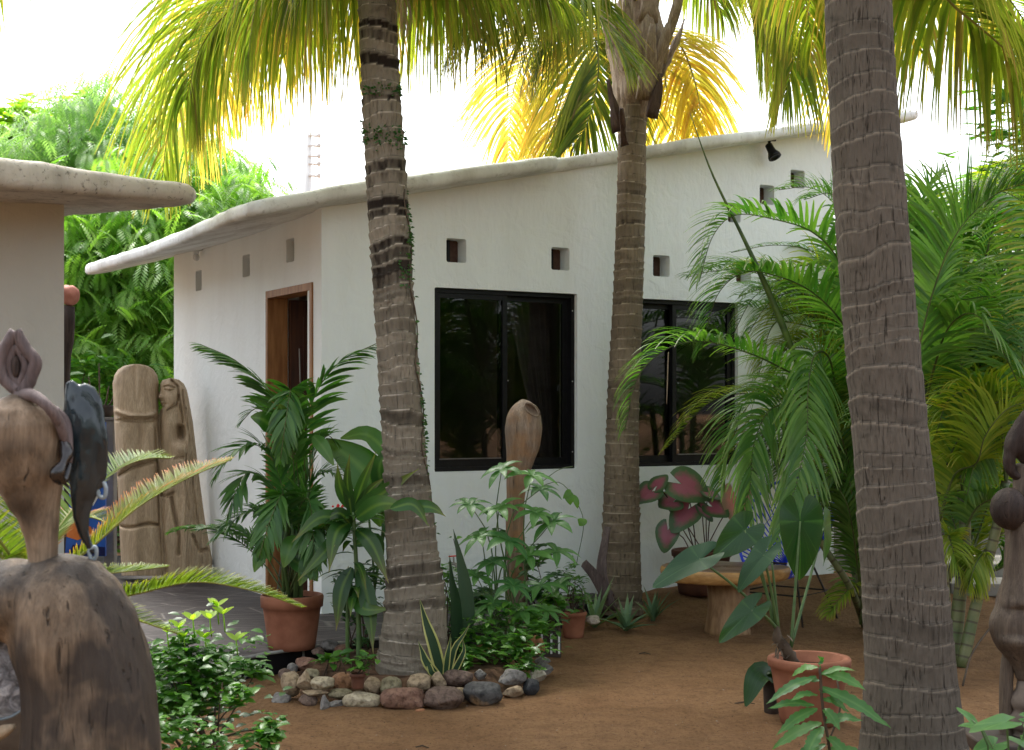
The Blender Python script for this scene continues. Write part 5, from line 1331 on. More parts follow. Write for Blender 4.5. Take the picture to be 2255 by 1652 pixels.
# ---- cycad
YC_ = 5.0
cc = P(60,1290,YC_); t = thing('cycad', 'sago palm with stiff comb-like fronds behind the big wooden sculpture', 'cycad', V((cc.x,cc.y,0)))
mb = MB(); mb.tube([V((cc.x,cc.y,-.05)), V((cc.x,cc.y,.4)), cc+V((0,0,-.02))], [.16,.15,.10], 16); o = mb.build('trunk', M['twig'], t); rough(o, .03, 14)
def CF(pts, n=70, L=.14, mat='cycad', **k):
    kk = dict(droop=.15, start=.08, ang=(68,42), seg=3, fold=.2, lift=.45, r0=.007, jit=.05, lprof=lambda t: .55+.45*math.sin(pi*min(1,t*1.1)) if t<.75 else .8-.6*(t-.75)/.25); kk.update(k)
    return frond(t, 'frond', pts, int(n*1.7), L, .0125, M[mat], M['rib'], **kk)
CF([cc, P(180,1222,5.0), P(300,1120,5.1), P(410,1055,5.3), P(510,1012,5.5)], 85, .125, 'cycado', seed=601, label='arching frond with orange-browned leaflet tips')
CF([cc, P(180,1330,4.9), P(300,1308,4.85), P(430,1282,4.85), P(560,1302,4.9), P(665,1338,4.95)], 95, .12, seed=602)
CF([cc, P(150,1270,5.3), P(250,1262,5.5), P(370,1248,5.7)], 60, .10, seed=603)
CF([cc, P(20,1230,4.95), P(-20,1260,4.8), P(-80,1330,4.7)], 50, .14, seed=604)
CF([cc, P(60,1190,5.1), P(20,1180,5.3), P(-40,1230,5.4)], 50, .14, seed=605)
CF([cc, P(200,1330,4.6), P(300,1365,4.5), P(390,1395,4.5)], 60, .10, seed=606)
CF([cc, P(120,1180,5.2), P(190,1140,5.5), P(250,1160,5.7)], 50, .12, 'cycado', seed=607, label='short frond with orange-browned tips')
for k in range(5): CF(arc(cc, 1.2+k*.8, 1.0, 1.0, 1.2), 50, .13, seed=610+k)

# ---- caladium
cp = P(1545,1305,10.25); cp.z = gz(cp.x, cp.y)
t = thing('potted_caladium', 'pink and green caladium in a wide dark brown pot against the wall', 'potted plant', cp)
q = cp.y/F; pot(t, cp, 98*q, 66*q, 50*q, rim=.03, mat='terra_d', rimh=.05, wall=.02)
mb = MB(); mp = MB(); ms = MB(); tp_ = cp+V((0,0,92*q)); q = 10.0/F
for (px,py,w,h,tip,nm,mat) in (
  (1505,1068,90,80,(.75,-.2,-.35),(-.1,-.75,.65),0),(1432,1085,84,52,(-.85,-.1,-.45),(-.55,-.5,.7),0),(1448,1068,50,40,(.5,.1,.6),(-.5,-.6,.6),0),
  (1512,1126,66,74,(-.5,-.3,-.6),(.0,-.9,.45),0),(1470,1172,52,58,(-.2,-.2,-.9),(-.2,-.95,.2),0),(1480,1106,80,40,(-.9,-.2,-.2),(.1,-.45,.9),0),
  (1572,1118,52,48,(.6,-.3,-.3),(0,-.75,.6),0),(1622,1100,66,80,(.1,-.1,-.9),(0,-1,.2),1),(1548,1122,40,44,(.6,0,-.6),(.6,-.6,.3),0),(1560,1085,50,40,(.8,-.1,-.3),(0,-.4,.9),0)):
    j = P(px,py,9.95); (mp if mat else mb).heart(j, tip, nm, h*q*1.25, w*q*1.05, rnd=(px%7)/7, sag=.12, lob=.36)
    ms.tube(curve([tp_+V((R.uniform(-.06,.06),R.uniform(-.05,.05),-.05)), tp_.lerp(j,.6)+V((0,-.03,.03)), j+V((0,.01,-.005))], 8), .0042, 5)
mb.build('leaves', M['cal'], t); mp.build('peach_leaf', M['calp'], t, ); ms.build('leaf_stalks', simple('maroon_stalk',(.05,.02,.015),(.1,.04,.025),9,.5), t)

# ---- anthurium in the big pot
ca_ = PZ(1782,1592); t = thing('potted_anthurium', 'large heart-leaved plant in the wide terracotta pot in the right foreground', 'potted plant', ca_)
q = ca_.y/F
pot(t, ca_, 146*q, 90*q, 62*q, rim=.03, rimh=.045, wall=.035, soilz=.05)
ya = ca_.y
ms = MB(); bsx = P(1735,1445,ya)
mb = MB(); mb.tube(curve([P(1760,1475,ya), P(1738,1440,ya), P(1712,1400,ya), P(1704,1372,ya)], 10), [.024,.026,.028,.026,.026,.025,.024,.02,.018,.014,.01], 12); o = mb.build('woody_stem', M['twig'], t); rough(o, .02, 22)
mb = MB()
for k in range(26): 
    a = R.uniform(0,6.28); b_ = P(1712+R.uniform(-6,40), 1395+R.uniform(0,70), ya); d = V((math.cos(a),-abs(math.sin(a)),R.uniform(-.8,.5)))
    mb.blade(b_, d, (0,0,1), R.uniform(.04,.09), .012, .3, 3, LANCE, .2, 0, R.random())
mb.build('dry_scales', M['twig'], t)
mg = MB(); md = MB()
hq = [ # joint, tip dir, normal, L, W, mat, bend
 ((1762,1148),(.02,-.05,-1),(.12,-1,.28),190,104,0),
 ((1540,1232),(-.88,-.15,-.42),(-.12,-.65,.75),168,74,1),
 ((1640,1168),(-.75,-.15,-.62),(.25,-.8,.45),130,80,0),
 ((1682,1222),(-.62,-.1,-.75),(-.5,-.75,.4),140,60,1),
 ((1655,1345),(-.72,-.1,-.62),(-.35,-.8,.3),140,60,0),
 ((1815,1160),(.12,.1,-.95),(.9,-.5,.25),135,80,0)]
for i, (jt, tip, nm, L_, W_, mm) in enumerate(hq):
    Yj = ya+(.1,-.15,.05,-.1,-.1,.3,.05)[i]; j = P(jt[0],jt[1],Yj)
    (mg if mm == 0 else md).heart(j, tip, nm, L_*q, W_*q, rnd=i/7, sag=.10, lob=.30, cup=.18, nr=6, na=32)
    b_ = P(1712,1385,ya) if jt[0] < 1700 else P(1742,1425,ya)
    md_ = b_.lerp(j, .5)+V((0,0,.02 if jt[0] < 1700 else 0))
    ms.tube(curve([b_, md_, j], 12), [.0085-.0003*k for k in range(13)], 7)
ms.tube(curve([P(1712,1385,ya), P(1706,1300,ya), P(1700,1240,ya)], 8), [.012,.011,.009,.008,.007,.006,.006,.005,.005], 7)
ms.tube(curve([P(1704,1375,ya), P(1690,1310,ya), P(1672,1235,ya)], 8), [.011,.01,.009,.008,.007,.006,.006,.005,.005], 7)
mg.build('leaves', M['anth'], t); md.build('bluish_leaves', M['anthd'], t); ms.build('leaf_stalks', M['gstem'], t)

c = PZ(1700,1570); t = thing('small_potted_plant', 'single drooping leaf pair in a narrow dark pot behind the wide terracotta pot', 'potted plant', c)
q = c.y/F; pot(t, c, 82*q, 22*q, 17*q, rim=.01, mat='clay_dark', rimh=.02, wall=.006)
mb = MB(); ribbon(mb, [P(1712,1492,c.y), P(1672,1485,c.y-.08), P(1642,1556,c.y-.1)], 52*q, (-.2,-.8,.5), OVAL, 10, .25, .5); ribbon(mb, [P(1712,1495,c.y), P(1690,1475,c.y-.03), P(1643,1512,c.y-.02)], 30*q, (-.2,-.6,.8), OVAL, 10, .25, .2)
mb.build('leaves', M['anth'], t); mb = MB(); mb.tube([c+V((0,0,70*q)), P(1712,1492,c.y)], .005, 6); mb.build('leaf_stalk', M['gstem'], t)

# ---- crinkly plant in front
yf = 5.5; cf = PZ(1830,1725); cf.y = yf
def SER(t): return LANCE(t)*(.82+.3*abs(math.sin(t*26)))
t = thing('crinkly_plant', 'crinkly-leaved bright green plant at the bottom in front of the terracotta pot', 'plant', V((P(1830,900,yf).x,yf,0)))
mb = MB(); q = yf/F; R = random.Random(71)
st = [V((P(1835,900,yf).x,yf,0)), P(1825,1640,yf), P(1812,1560,yf), P(1805,1470,yf)]
for (a,b,w) in (((1805,1471),(1808,1446),14),((1801,1471),(1742,1490),17),((1797,1490),(1687,1551),20),((1809,1482),(1907,1520),22),((1805,1486),(1885,1477),13),((1809,1514),(1962,1604),26),((1793,1553),(1691,1561),18),((1800,1560),(1709,1620),20),((1809,1592),(1700,1650),24),((1815,1590),(1900,1588),20),((1812,1540),(1870,1570),18),((1800,1530),(1740,1545),16),((1812,1600),(1770,1680),24),((1820,1620),(1880,1690),22),((1805,1500),(1760,1510),14),((1812,1560),(1850,1610),18),((1818,1640),(1720,1700),22),((1822,1650),(1930,1680),22),((1803,1520),(1850,1545),16)):
    y2 = yf+R.uniform(-.12,.06)
    ribbon(mb, [P(a[0],a[1],yf), P((a[0]*.5+b[0]*.5),(a[1]*.5+b[1]*.5)-8,(yf+y2)/2), P(b[0],b[1],y2)], w*q*1.25, (R.uniform(-.3,.3),-.6,.8), SER, 28, .22, R.random(), 0, .06)
mb.build('leaves', M['scheff'], t); mb = MB(); mb.tube(curve(st, 12), .006, 7); mb.tube(curve([P(1822,1640,yf), P(1850,1560,yf+.05), P(1842,1490,yf+.1)], 8), .004, 6); mb.build('stem', M['twig'], t)

# bottom right leaves
c = V((P(2230,900,5.0).x,5.0,0)); t = thing('ground_vine', 'broad pale leaves in the bottom right corner below the torso sculpture', 'plant', c)
mb = MB(); R = random.Random(73); ms = MB(); q = 5.0/F
for (px,py,L_,W_,tip) in ((2215,1590,110,52,(-1,-.3,-.05)),(2262,1580,60,44,(.9,-.5,.1)),(2190,1640,90,60,(-.9,-.5,-.3)),(2250,1630,70,60,(.3,-.9,-.2)),(2160,1600,60,30,(-.9,.2,.1)),(2230,1670,90,70,(-.4,-.8,-.2)),(2170,1680,80,50,(-.8,-.6,0)),(2140,1585,50,24,(-.6,.2,.6)),(2285,1620,70,60,(.6,-.8,0)),(2275,1600,50,40,(0,-.9,-.4))):
    j = P(px,py,5.0+R.uniform(-.1,.15)); mb.heart(j, tip, (R.uniform(-.2,.2),-.35,1), L_*q*1.1, W_*q*1.1, rnd=R.random(), sag=.1, lob=.25, nr=4, na=20)
    ms.tube(curve([c+V((R.uniform(-.1,.1),R.uniform(-.1,.1),0)), j.lerp(c,.4)+V((0,0,.05)), j], 7), .004, 5)
mb.build('leaves', M['scheff'], t); ms.build('leaf_stalks', M['gstem'], t)

# hedge at the far end of the gap between the houses
shrub('hedge_bush', 'dark green bushes seen between the houses above the blue panel', (-4.3,12.9,0), [(180,860,13,.5,.35),(280,880,13,.5,.3),(200,1000,13,.6,.5),(330,960,13,.5,.5),(150,1150,13,.6,.5),(300,1150,13,.6,.5)], 1500, .13, 'shrub', 81, asp=.5, nst=20, sr=.012)
# garden behind the camera (mirrored in the windows)
for i, (x, y, r) in enumerate(((-5.5,-4.5,1.3),(-2.6,-5.5,1.4),(.6,-6.0,1.3),(3.6,-5.2,1.5),(6.8,-4.0,1.4),(9.5,-1.0,1.5))):
    tree('shade_tree', ('leafy shade tree behind the camera far to the left','leafy shade tree behind the camera to the left','leafy shade tree straight behind the camera','leafy shade tree behind the camera to the right','leafy shade tree behind the camera far to the right','leafy shade tree off the right side of the garden')[i], (x,y,0), (x+.2,y,2.2), [(V((x,y,.9)),(r,.8,.8)),(V((x-.3,y,2.2)),(r*1.1,.9,.9)),(V((x+.4,y,3.2)),(r*.8,.8,.7))], 330, 5, 'shrubd', 700+i, .42, group='trees behind the camera', pinn=False, nbr=6)
# =====================================================  STONES, SCULPTURES, FURNITURE
# soil in the ring
cxr = P(900,900,7.55).x; mb = MB(); n = 48; rg = []
ci = mb.vert((cxr,7.55,.10))
for q in (.25,.5,.75,1.0):
    rg.append([mb.vert((cxr+math.cos(2*pi*j/n)*.68*q, 7.58+math.sin(2*pi*j/n)*.62*q, (.10 if q < 1 else -.02)+.02*noise.noise(V((j*.5,q*5,1))))) for j in range(n)])
for j in range(n):
    k = (j+1)%n; mb.face((ci,rg[0][j],rg[0][k]))
    for i in range(3): mb.face((rg[i][j],rg[i+1][j],rg[i+1][k],rg[i][k]))
M['bedsoil'] = simple('bed_soil', (.035,.02,.012), (.13,.075,.045), 14, .95, .1, .9, .03)
o = mb.build('soil_bed', M['bedsoil'], loc=(cxr,7.55,0)); setp(o, 'dark soil inside the stone ring', 'soil', kind='structure')

def stmat(name, a, b, c=None, sc=6, thr=.55, k=6, ro=.8):
    m, t, o = nt(name); n1 = nz(t, sc, 6, None, .5); n2 = nz(t, sc*.5, 3, None, 1.0); n3 = nz(t, sc*9, 3)
    col = ramp(t, n1, [(.32, a), (.66, b)])
    if c: col = mixc(t, math_(t, 'MULTIPLY', math_(t, 'SUBTRACT', n2, thr, True), k*2, True), col, c)
    col = mixc(t, math_(t, 'MULTIPLY', math_(t,'SUBTRACT', n3, .46, True), 3.2, True), col, tuple(x*.45 for x in a))
    prin(t, o, col, ro, .25, math_(t,'ADD',n1,math_(t,'MULTIPLY',n3,.8)), .8, .012); return m
S = {'cream': stmat('cream_stone', (.30,.24,.15), (.50,.43,.31), (.22,.14,.07)),
 'tan': stmat('tan_stone', (.24,.17,.10), (.38,.29,.19), (.16,.10,.06)),
 'rust': stmat('rust_stone', (.16,.075,.035), (.30,.16,.085), (.08,.045,.03)),
 'redb': stmat('red_brown_stone', (.13,.065,.045), (.28,.16,.11), (.36,.22,.12), k=4),
 'brown': stmat('brown_stone', (.085,.055,.042), (.19,.13,.10), (.28,.17,.09), k=3),
 'mix': stmat('grey_tan_stone', (.035,.035,.035), (.10,.095,.09), (.42,.25,.11), sc=4, thr=.52),
 'black': stmat('black_stone', (.012,.013,.015), (.045,.047,.05)),
 'grey': stmat('grey_stone', (.12,.11,.10), (.25,.23,.21), (.09,.06,.05)),
 'pale': stmat('pale_stone', (.33,.28,.21), (.52,.46,.38), (.3,.18,.09), k=3),
 'olive': stmat('olive_stone', (.15,.125,.07), (.29,.25,.16), (.10,.08,.05)),
 'orange': stmat('orange_stone', (.27,.11,.05), (.42,.20,.10))}
def stone(label, zx, zy, w, h, Y, mat, seed, dep=None, ang=0, rg_=.12, flat=0):
    px = 573+.3352*zx; py = 1098.4+.3352*zy; q = Y/F*.3352
    c = P(px, py, Y); a = w*q/2; b = h*q/2; d = dep or min(a, b*1.5)*.95+.008
    bm = bmesh.new(); bmesh.ops.create_icosphere(bm, subdivisions=4, radius=1)
    R = random.Random(seed); sx, sy, sz_ = R.uniform(0,50), R.uniform(0,50), R.uniform(0,50)
    pl = [(V((R.uniform(-1,1),R.uniform(-1,1),R.uniform(-1,1))).normalized(), R.uniform(.72,.95)) for _ in range(5+int(flat*8))]
    for v in bm.verts:
        p = v.co.copy()
        p = V([math.copysign(abs(x)**.85, x) for x in p])
        for nn, dd in pl:
            e = p.dot(nn)-dd*(1-.22*flat)
            if e > 0: p -= nn*e*(.6+.35*flat)
        k = 1+rg_*noise.noise(V((p.x*1.3+sx,p.y*1.3+sy,p.z*1.3+sz_)))+rg_*.35*noise.noise(V((p.x*4+sx,p.y*4,p.z*4)))+.012*noise.noise(p*13)
        p *= k; v.co = (p.x*a*1.06, p.y*d, p.z*b*1.06)
    if ang: bmesh.ops.rotate(bm, verts=bm.verts, matrix=Matrix.Rotation(ang,3,'Y'))
    for f in bm.faces: f.smooth = True
    me = bpy.data.meshes.new('stone'); bm.to_mesh(me); bm.free(); me.materials.append(S[mat])
    o = bpy.data.objects.new('stone', me); COL.objects.link(o); o.location = c
    setp(o, label, 'stone', 'stones ringing the palm bed')
for i, s in enumerate([
 ('long cream-white stone on the ground below the small red pot',675,1325,240,108,6.93,'cream'),
 ('large red-brown creased boulder at the front of the ring',935,1315,285,140,6.90,'redb'),
 ('purplish brown boulder between the red-brown and black-and-tan ones',1205,1310,258,140,6.92,'brown'),
 ('big black stone with a tan patch at the front right of the ring',1455,1275,248,160,7.0,'mix'),
 ('tan stone under the striped angular rock',1655,1270,140,85,7.14,'tan'),
 ('smooth round black stone at the right end of the ring',1780,1240,106,102,7.2,'black'),
 ('angular grey striped rock stacked above the tan stone',1650,1175,180,112,7.2,'grey'),
 ('cream angular stone behind the smooth black stone',1812,1165,125,84,7.45,'pale'),
 ('pale grey flat rock at the far right corner of the ring',1862,1122,165,92,7.65,'grey'),
 ('round light tan stone atop the red-brown boulder',1050,1212,150,118,7.06,'tan'),
 ('upright small tan stone beside the round light tan one',1172,1200,100,120,7.1,'tan'),
 ('reddish brown oval stone on the upper row right of the palm',1300,1175,192,104,7.13,'brown'),
 ('grey-brown upright stone on the upper row under the green shrub',1442,1158,92,88,7.25,'grey'),
 ('pointed grey-olive stone leaning at the foot of the palm',858,1228,138,112,7.05,'olive'),
 ('rounded tan-olive stone right of the small red pot',738,1225,122,102,7.05,'tan'),
 ('small flat cream stone peeping out behind the red-brown boulder',962,1236,64,36,7.1,'pale'),
 ('rust-brown stone left of the small red pot',540,1205,142,112,7.05,'rust'),
 ('speckled cream stone on the upper row left of the rust-brown one',410,1212,150,94,7.0,'cream'),
 ('thin olive slab under the rust-brown stone',530,1283,168,62,6.98,'olive'),
 ('stack-bottom flat brown slab at the left of the ring',362,1278,185,42,6.96,'tan'),
 ('large tan stone at the left shoulder of the ring',195,1222,130,158,7.08,'tan'),
 ('round grey-tan stone at the left end on the sand',138,1316,115,86,7.02,'grey'),
 ('upright tan stone leaning beside the large tan shoulder stone',290,1195,100,132,7.02,'tan'),
 ('olive capstone above the leaning tan stone',336,1152,96,66,7.12,'olive'),
 ('narrow upright grey stone in the lower left row',420,1345,64,110,6.88,'grey'),
 ('flat grey stone between the narrow grey one and the cream-white one',500,1348,118,54,6.92,'grey'),
 ('dark earth-brown lump low at the left of the ring',320,1325,130,84,6.96,'brown'),
 ('grey quartz stone at the back left by the terrace edge',212,1112,70,66,7.45,'grey'),
 ('flat reddish rock at the back left beside the quartz',322,1082,170,92,7.5,'redb'),
 ('small brown stone filling the left side below the quartz',160,1152,76,66,7.35,'brown'),
 ('speckled grey stone at the far back by the terrace',455,962,118,66,7.85,'grey'),
 ('brown flat stone at the back below the speckled grey one',385,1006,104,56,7.75,'brown'),
 ('dark red-brown stone at the back near the dracaena stems',542,992,100,68,7.8,'redb'),
 ('rounded orange stone like a pot shard at the back right',1800,960,125,125,8.0,'orange'),
 ('grey lump behind the pale flat rock at the right',1858,1062,110,60,7.85,'grey'),
 ('tiny orange pebble lying on the sand in front of the ring',1050,1398,64,38,6.80,'orange'),
 ('little tan stone squeezed above the purplish brown boulder',1302,1258,80,36,7.0,'tan'),
 ('small tan rock against the wall foot right of the little terracotta pot',2185,795,95,55,9.05,'pale'),
 ]):
    flat = .9 if any(w_ in s[0] for w_ in ('angular','flat','striped','upright')) else .25
    stone(*s, seed=900+i, flat=flat, rg_=.16)

# ---------- big foreground sculpture
YB_ = 3.6; q = YB_/F
sc = thing('wooden_bust', 'large weathered wooden bust with turnip-shaped head and dark glass drape in the left foreground', 'sculpture', P(180,2150,YB_))
def pt(x, y, dy=0): return P(x, y, YB_+dy)
def ptube(mb, rows, n=40, sq=.9, seg=60):
    cv = curve([pt(x, y, dy) for (x, y, r, dy) in rows], seg); rad = curve([V((r*q, 0, 0)) for (x, y, r, dy) in rows], seg)
    # match parameterisation by index fraction along y
    rs = []
    for p in cv:
        y = HZ-(p.z-CZ)*F/p.y
        for i in range(len(rows)-1):
            y0, y1 = rows[i][1], rows[i+1][1]
            if (y0 <= y <= y1) or (y1 <= y <= y0) or i == len(rows)-2:
                f_ = max(0, min(1, (y-y0)/(y1-y0))); f_ = f_*f_*(3-2*f_)*.35+f_*.65; rs.append((rows[i][2]+(rows[i+1][2]-rows[i][2])*f_)*q); break
    mb.tube(cv, rs, n, sq=sq)
mb = MB()
ptube(mb, [(198,2160,155,.0),(198,1800,155,.0),(197,1652,153,0),(193,1560,147,0),(185,1480,143,0),(165,1400,143,0),(140,1330,128,0),(120,1280,105,0),(108,1250,70,0),(102,1238,36,0)], sq=.98)
mb.tube(curve([pt(150,1335), pt(60,1322), pt(-60,1335), pt(-150,1420), pt(-185,1520), pt(-190,1700), pt(-190,2160)], 60), [r*q for r in ([100]*8+[98-.2*i for i in range(53)])], 30, sq=.85)
mb.ell(pt(110,1330), (128*q, 100*q, 88*q)); mb.ell(pt(30,1322), (125*q, 95*q, 86*q))
mb.ell(pt(200,1400), (108*q,100*q,120*q))
o = mb.build('body', M['driftb'], sc); melt(o, .011, 8); rough(o, .012, 7, (1,1,.35)); rough(o, .003, 30, (1,1,.2))
mb = MB(); ptube(mb, [(96,1260,32,0),(95,1235,31,0),(92,1190,35,0),(86,1140,45,0),(74,1090,63,0),(62,1040,83,0),(52,985,98,0),(48,940,99,0),(48,905,86,0),(48,882,60,0),(48,868,22,0)], sq=1)
hd = mb.build('head', M['drift'], sc); melt(hd, .007, 5); rough(hd, .006, 9, (1,1,.3)); rough(hd, .0015, 60, (1,1,.15))
mb = MB(); 
mb.tube(curve([pt(48,868), pt(12,838), pt(1,800), pt(12,765), pt(34,731)], 24), [(11+.0*i)*q for i in range(25)], 10, sq=1.3)
mb.tube(curve([pt(34,731), pt(56,768), pt(78,797), pt(68,832), pt(48,868)], 24), [11*q]*25, 10, sq=1.3)
mb.tube(curve([pt(40,852), pt(22,815), pt(25,785), pt(34,762)], 16), 5.5*q, 8, sq=1.5); mb.tube(curve([pt(34,762), pt(50,790), pt(54,815), pt(42,852)], 16), 5.5*q, 8, sq=1.5)
mb.ell(pt(38,806,.018), (30*q,6*q,50*q)); mb.tube([pt(48,862), pt(50,885)], [16*q,30*q], 14)
o = mb.build('eye_crest', M['purple'], sc); rough(o, .003, 30)
mb = MB(); mb.ell(pt(34,808,-.004), (9*q,8*q,24*q)); mb.build('eye_hollow_shade', M['darkwood'], sc)  # dark solid lens standing in for the shade inside the eye opening
mb = MB()
mb.tube(curve([pt(45,868,-.02), pt(74,872,-.07), pt(106,896,-.085), pt(132,935,-.06), pt(146,985,-.03)], 24), [r*q*.72 for r in [12,15,18,20,21,21,21,20,20,19,19,18,18,18,18,18,18,17,17,17,16,16,15,14,12]], 12, sq=.9)
mb.tube(curve([pt(120,900,.0), pt(146,930,.0), pt(152,985,-.02), pt(150,1020,-.02)], 16), [9*q]*17, 10)
mb.build('hair_strand', M['purple'], sc)
mb = MB(); mb.tube(curve([pt(138,970,-.04), pt(146,1000,-.05), pt(136,1024,-.07), pt(126,1045,-.075), pt(140,1058,-.06), pt(154,1020,-.04)], 24), [r*q for r in [9,10,12,14,15,15,14,12,10,9,10,13,16,17,17,15,12,10,9,9,8,8,7,6,5]], 12)
mb.build('lower_strand', simple('lacquered_wood', (.006,.004,.004), (.02,.014,.012), 9, .22, .6), sc)
def glz():
    m, t, o = nt('dark_glass'); n = nz(t, 9, 6, (1.4,1.4,.5), 1.0)
    col = ramp(t, n, [(.35,(.008,.014,.018)),(.56,(.03,.045,.052)),(.66,(.10,.14,.16)),(.76,(.30,.38,.42))])
    b = prin(t, o, col, .13, .7, n, .35, .01); b.inputs['Transmission Weight'].default_value = .25; b.inputs['IOR'].default_value = 1.45; return m
M['dglass'] = glz()
mb = MB()
mb.tube(curve([pt(152,838,.03), pt(170,885,.03), pt(186,960,.03), pt(190,1040,.03), pt(180,1110,.03), pt(184,1170,.03), pt(205,1222,.03)], 30), [r*q*.60 for r in [8,15,20,24,28,32,35,37,38,39,40,40,40,40,39,38,36,34,31,28,25,22,20,18,16,14,13,12,11,10,9]], 20, sq=1.85)
mb.tube(curve([pt(180,850,.03), pt(208,885,.03), pt(222,950,.03), pt(228,1020,.03), pt(224,1075,.03)], 20), [r*q*.8 for r in [10,13,15,15,15,14,14,13,12,12,11,11,10,10,9,9,8,8,8,7,6]], 12, sq=1.5)
o = mb.build('glass_drape', M['dglass'], sc); melt(o, .005, 6); rough(o, .005, 18, (1,1,.5))
M['pglass'] = simple('pale_glass', (.16,.20,.22), (.35,.4,.43), 12, .12, .6)
mb = MB(); mb.tube(curve([pt(213,1070,.03), pt(224,1060,.03), pt(233,1075,.03), pt(230,1095,.03), pt(218,1092,.03), pt(213,1070,.03)], 24), 5*q, 8); mb.build('glass_loop', M['pglass'], sc); mb = MB()
mb.tube(curve([pt(195,1212,.03), pt(210,1205,.03), pt(212,1225,.03), pt(202,1235,.03), pt(195,1212,.03)], 24), 4.5*q, 8)
mb.build('glass_loop', M['pglass'], sc)
mb = MB(); R_ = Matrix.Rotation(.0,3,'X'); mb.ell(pt(-8,1497,.02), (86*q, 26*q, 88*q), nu=40, nv=24); 
m, t_, o_ = nt('bubbled_glass'); n_ = nz(t_, 30, 7, None, .8, .7)
b_ = prin(t_, o_, ramp(t_, n_, [(.40,(.10,.10,.11)),(.55,(.40,.40,.43)),(.66,(.85,.86,.9))]), .08, .8, n_, .9, .01); b_.inputs['Transmission Weight'].default_value = .35
o = mb.build('glass_disc', m, sc)
mb = MB(); mb.tube([pt(-8+86*math.cos(a_), 1497+88*math.sin(a_), .01) for a_ in [2*pi*i/48 for i in range(49)]], 3.2*q, 8); mb.build('disc_rim', M['pglass'], sc)
mb = MB(); mb.tube(curve([pt(-40,1640,-.04), pt(0,1615,-.05), pt(34,1598,-.05)], 10), [14*q]*8+[11*q,8*q,4*q], 12); mb.build('horn_peg', M['relief'], sc)

# ---------- carved relief slab
YR = 11.05
cr = thing('carved_slab', 'tall light wooden slab carved with a long-haired woman in profile, leaning by the wall', 'sculpture', P(355,1268,YR))
def interp(tab, y):
    for i in range(len(tab)-1):
        if tab[i][0] <= y <= tab[i+1][0]:
            f_ = (y-tab[i][0])/(tab[i+1][0]-tab[i][0]); return tab[i][1]+(tab[i+1][1]-tab[i][1])*f_
    return tab[-1][1] if y > tab[-1][0] else tab[0][1]
def segd(p, a, b):
    ax, ay = a; bx, by = b; dx, dy = bx-ax, by-ay; t = max(0, min(1, ((p[0]-ax)*dx+(p[1]-ay)*dy)/(dx*dx+dy*dy+1e-9)))
    return math.hypot(p[0]-ax-dx*t, p[1]-ay-dy*t)
def relief(name, left, right, y0, y1, hfun, mat, par, lean=.25, dep=.10, dy0=0):
    mb = MB(); NR = int((y1-y0)/1.6); NC = 64; rows = []
    for i in range(NR+1):
        y = y0+(y1-y0)*i/NR; a, b = interp(left, y), interp(right, y); row = []
        Yb = YR+lean*(y1-y)/(y1-y0)+dy0
        for j in range(NC+1):
            x = a+(b-a)*j/NC; s_ = 2*j/NC-1
            edge_ = (1-abs(s_)**3.5)**.5
            h = hfun(x, y)*.0060*min(1, edge_*1.6)+dep*edge_
            ww = .7*noise.noise(V((x*.06, y*.012, 4)))
            row.append(mb.vert(P(x, y, Yb-h-ww*.012)))
        rows.append(row)
    for i in range(NR):
        for j in range(NC): mb.face((rows[i][j], rows[i+1][j], rows[i+1][j+1], rows[i][j+1]))
    back = []
    for i in range(0, NR+1):
        y = y0+(y1-y0)*i/NR; Yb = YR+lean*(y1-y)/(y1-y0)+dy0
        back.append((mb.vert(P(interp(left,y),y,Yb+.06)), mb.vert(P(interp(right,y),y,Yb+.06))))
    for i in range(NR):
        mb.face((back[i][0], back[i+1][0], rows[i+1][0], rows[i][0])); mb.face((rows[i][-1], rows[i+1][-1], back[i+1][1], back[i][1])); mb.face((back[i][1], back[i+1][1], back[i+1][0], back[i][0]))
    mb.face([back[0][0]]+rows[0]+[back[0][1]]); mb.face(([back[-1][0]]+rows[-1]+[back[-1][1]])[::-1])
    return mb.build(name, mat, par)
def hL(x, y):
    h = 0
    xc = 306
    if y < 922-6*math.cos((x-xc)/25): h += 6*math.cos((x-xc)/46)
    l1 = 918+9*math.cos((x-xc)/26)-9
    h += 7*math.exp(-((y-l1)/5)**2)-3*math.exp(-((y-l1-9)/5)**2)
    l2 = 1030-14*(x-280)/50+ (0 if x > 290 else 8*(290-x)/20)
    if y > 930 and y < l2: h += 5
    h += -9*math.exp(-((y-l2)/6)**2)
    l3 = 1158+4*math.sin(x/14)
    h += -10*math.exp(-((y-l3)/3.2)**2)
    if y > l3: h += 4
    h += 3*math.sin((x-262)/9)*sm(930,960,y)*sm(1150,1100,y)
    h += -8*math.exp(-((x-(340+.06*(y-900)))/4)**2)*sm(930,960,y)*sm(1240,1180,y)
    h += 5*math.exp(-((x-300)/12)**2)*sm(1050,1090,y)
    return h
bumps = [(372,872,20,34,12),(352,874,5,6,8),(358,886,5,3.5,4),(360,892,5,3,3),(368,900,8,6,5),(386,880,14,22,5),(373,848,16,8,3),(405,880,10,40,6),(412,960,8,90,7),(396,987,14,15,12),(372,960,12,40,9),(388,1030,20,34,9),(375,1075,16,14,6),(372,1150,16,60,6),(405,1150,15,80,7),(430,1200,16,60,6),(374,856,4,2.5,3)]
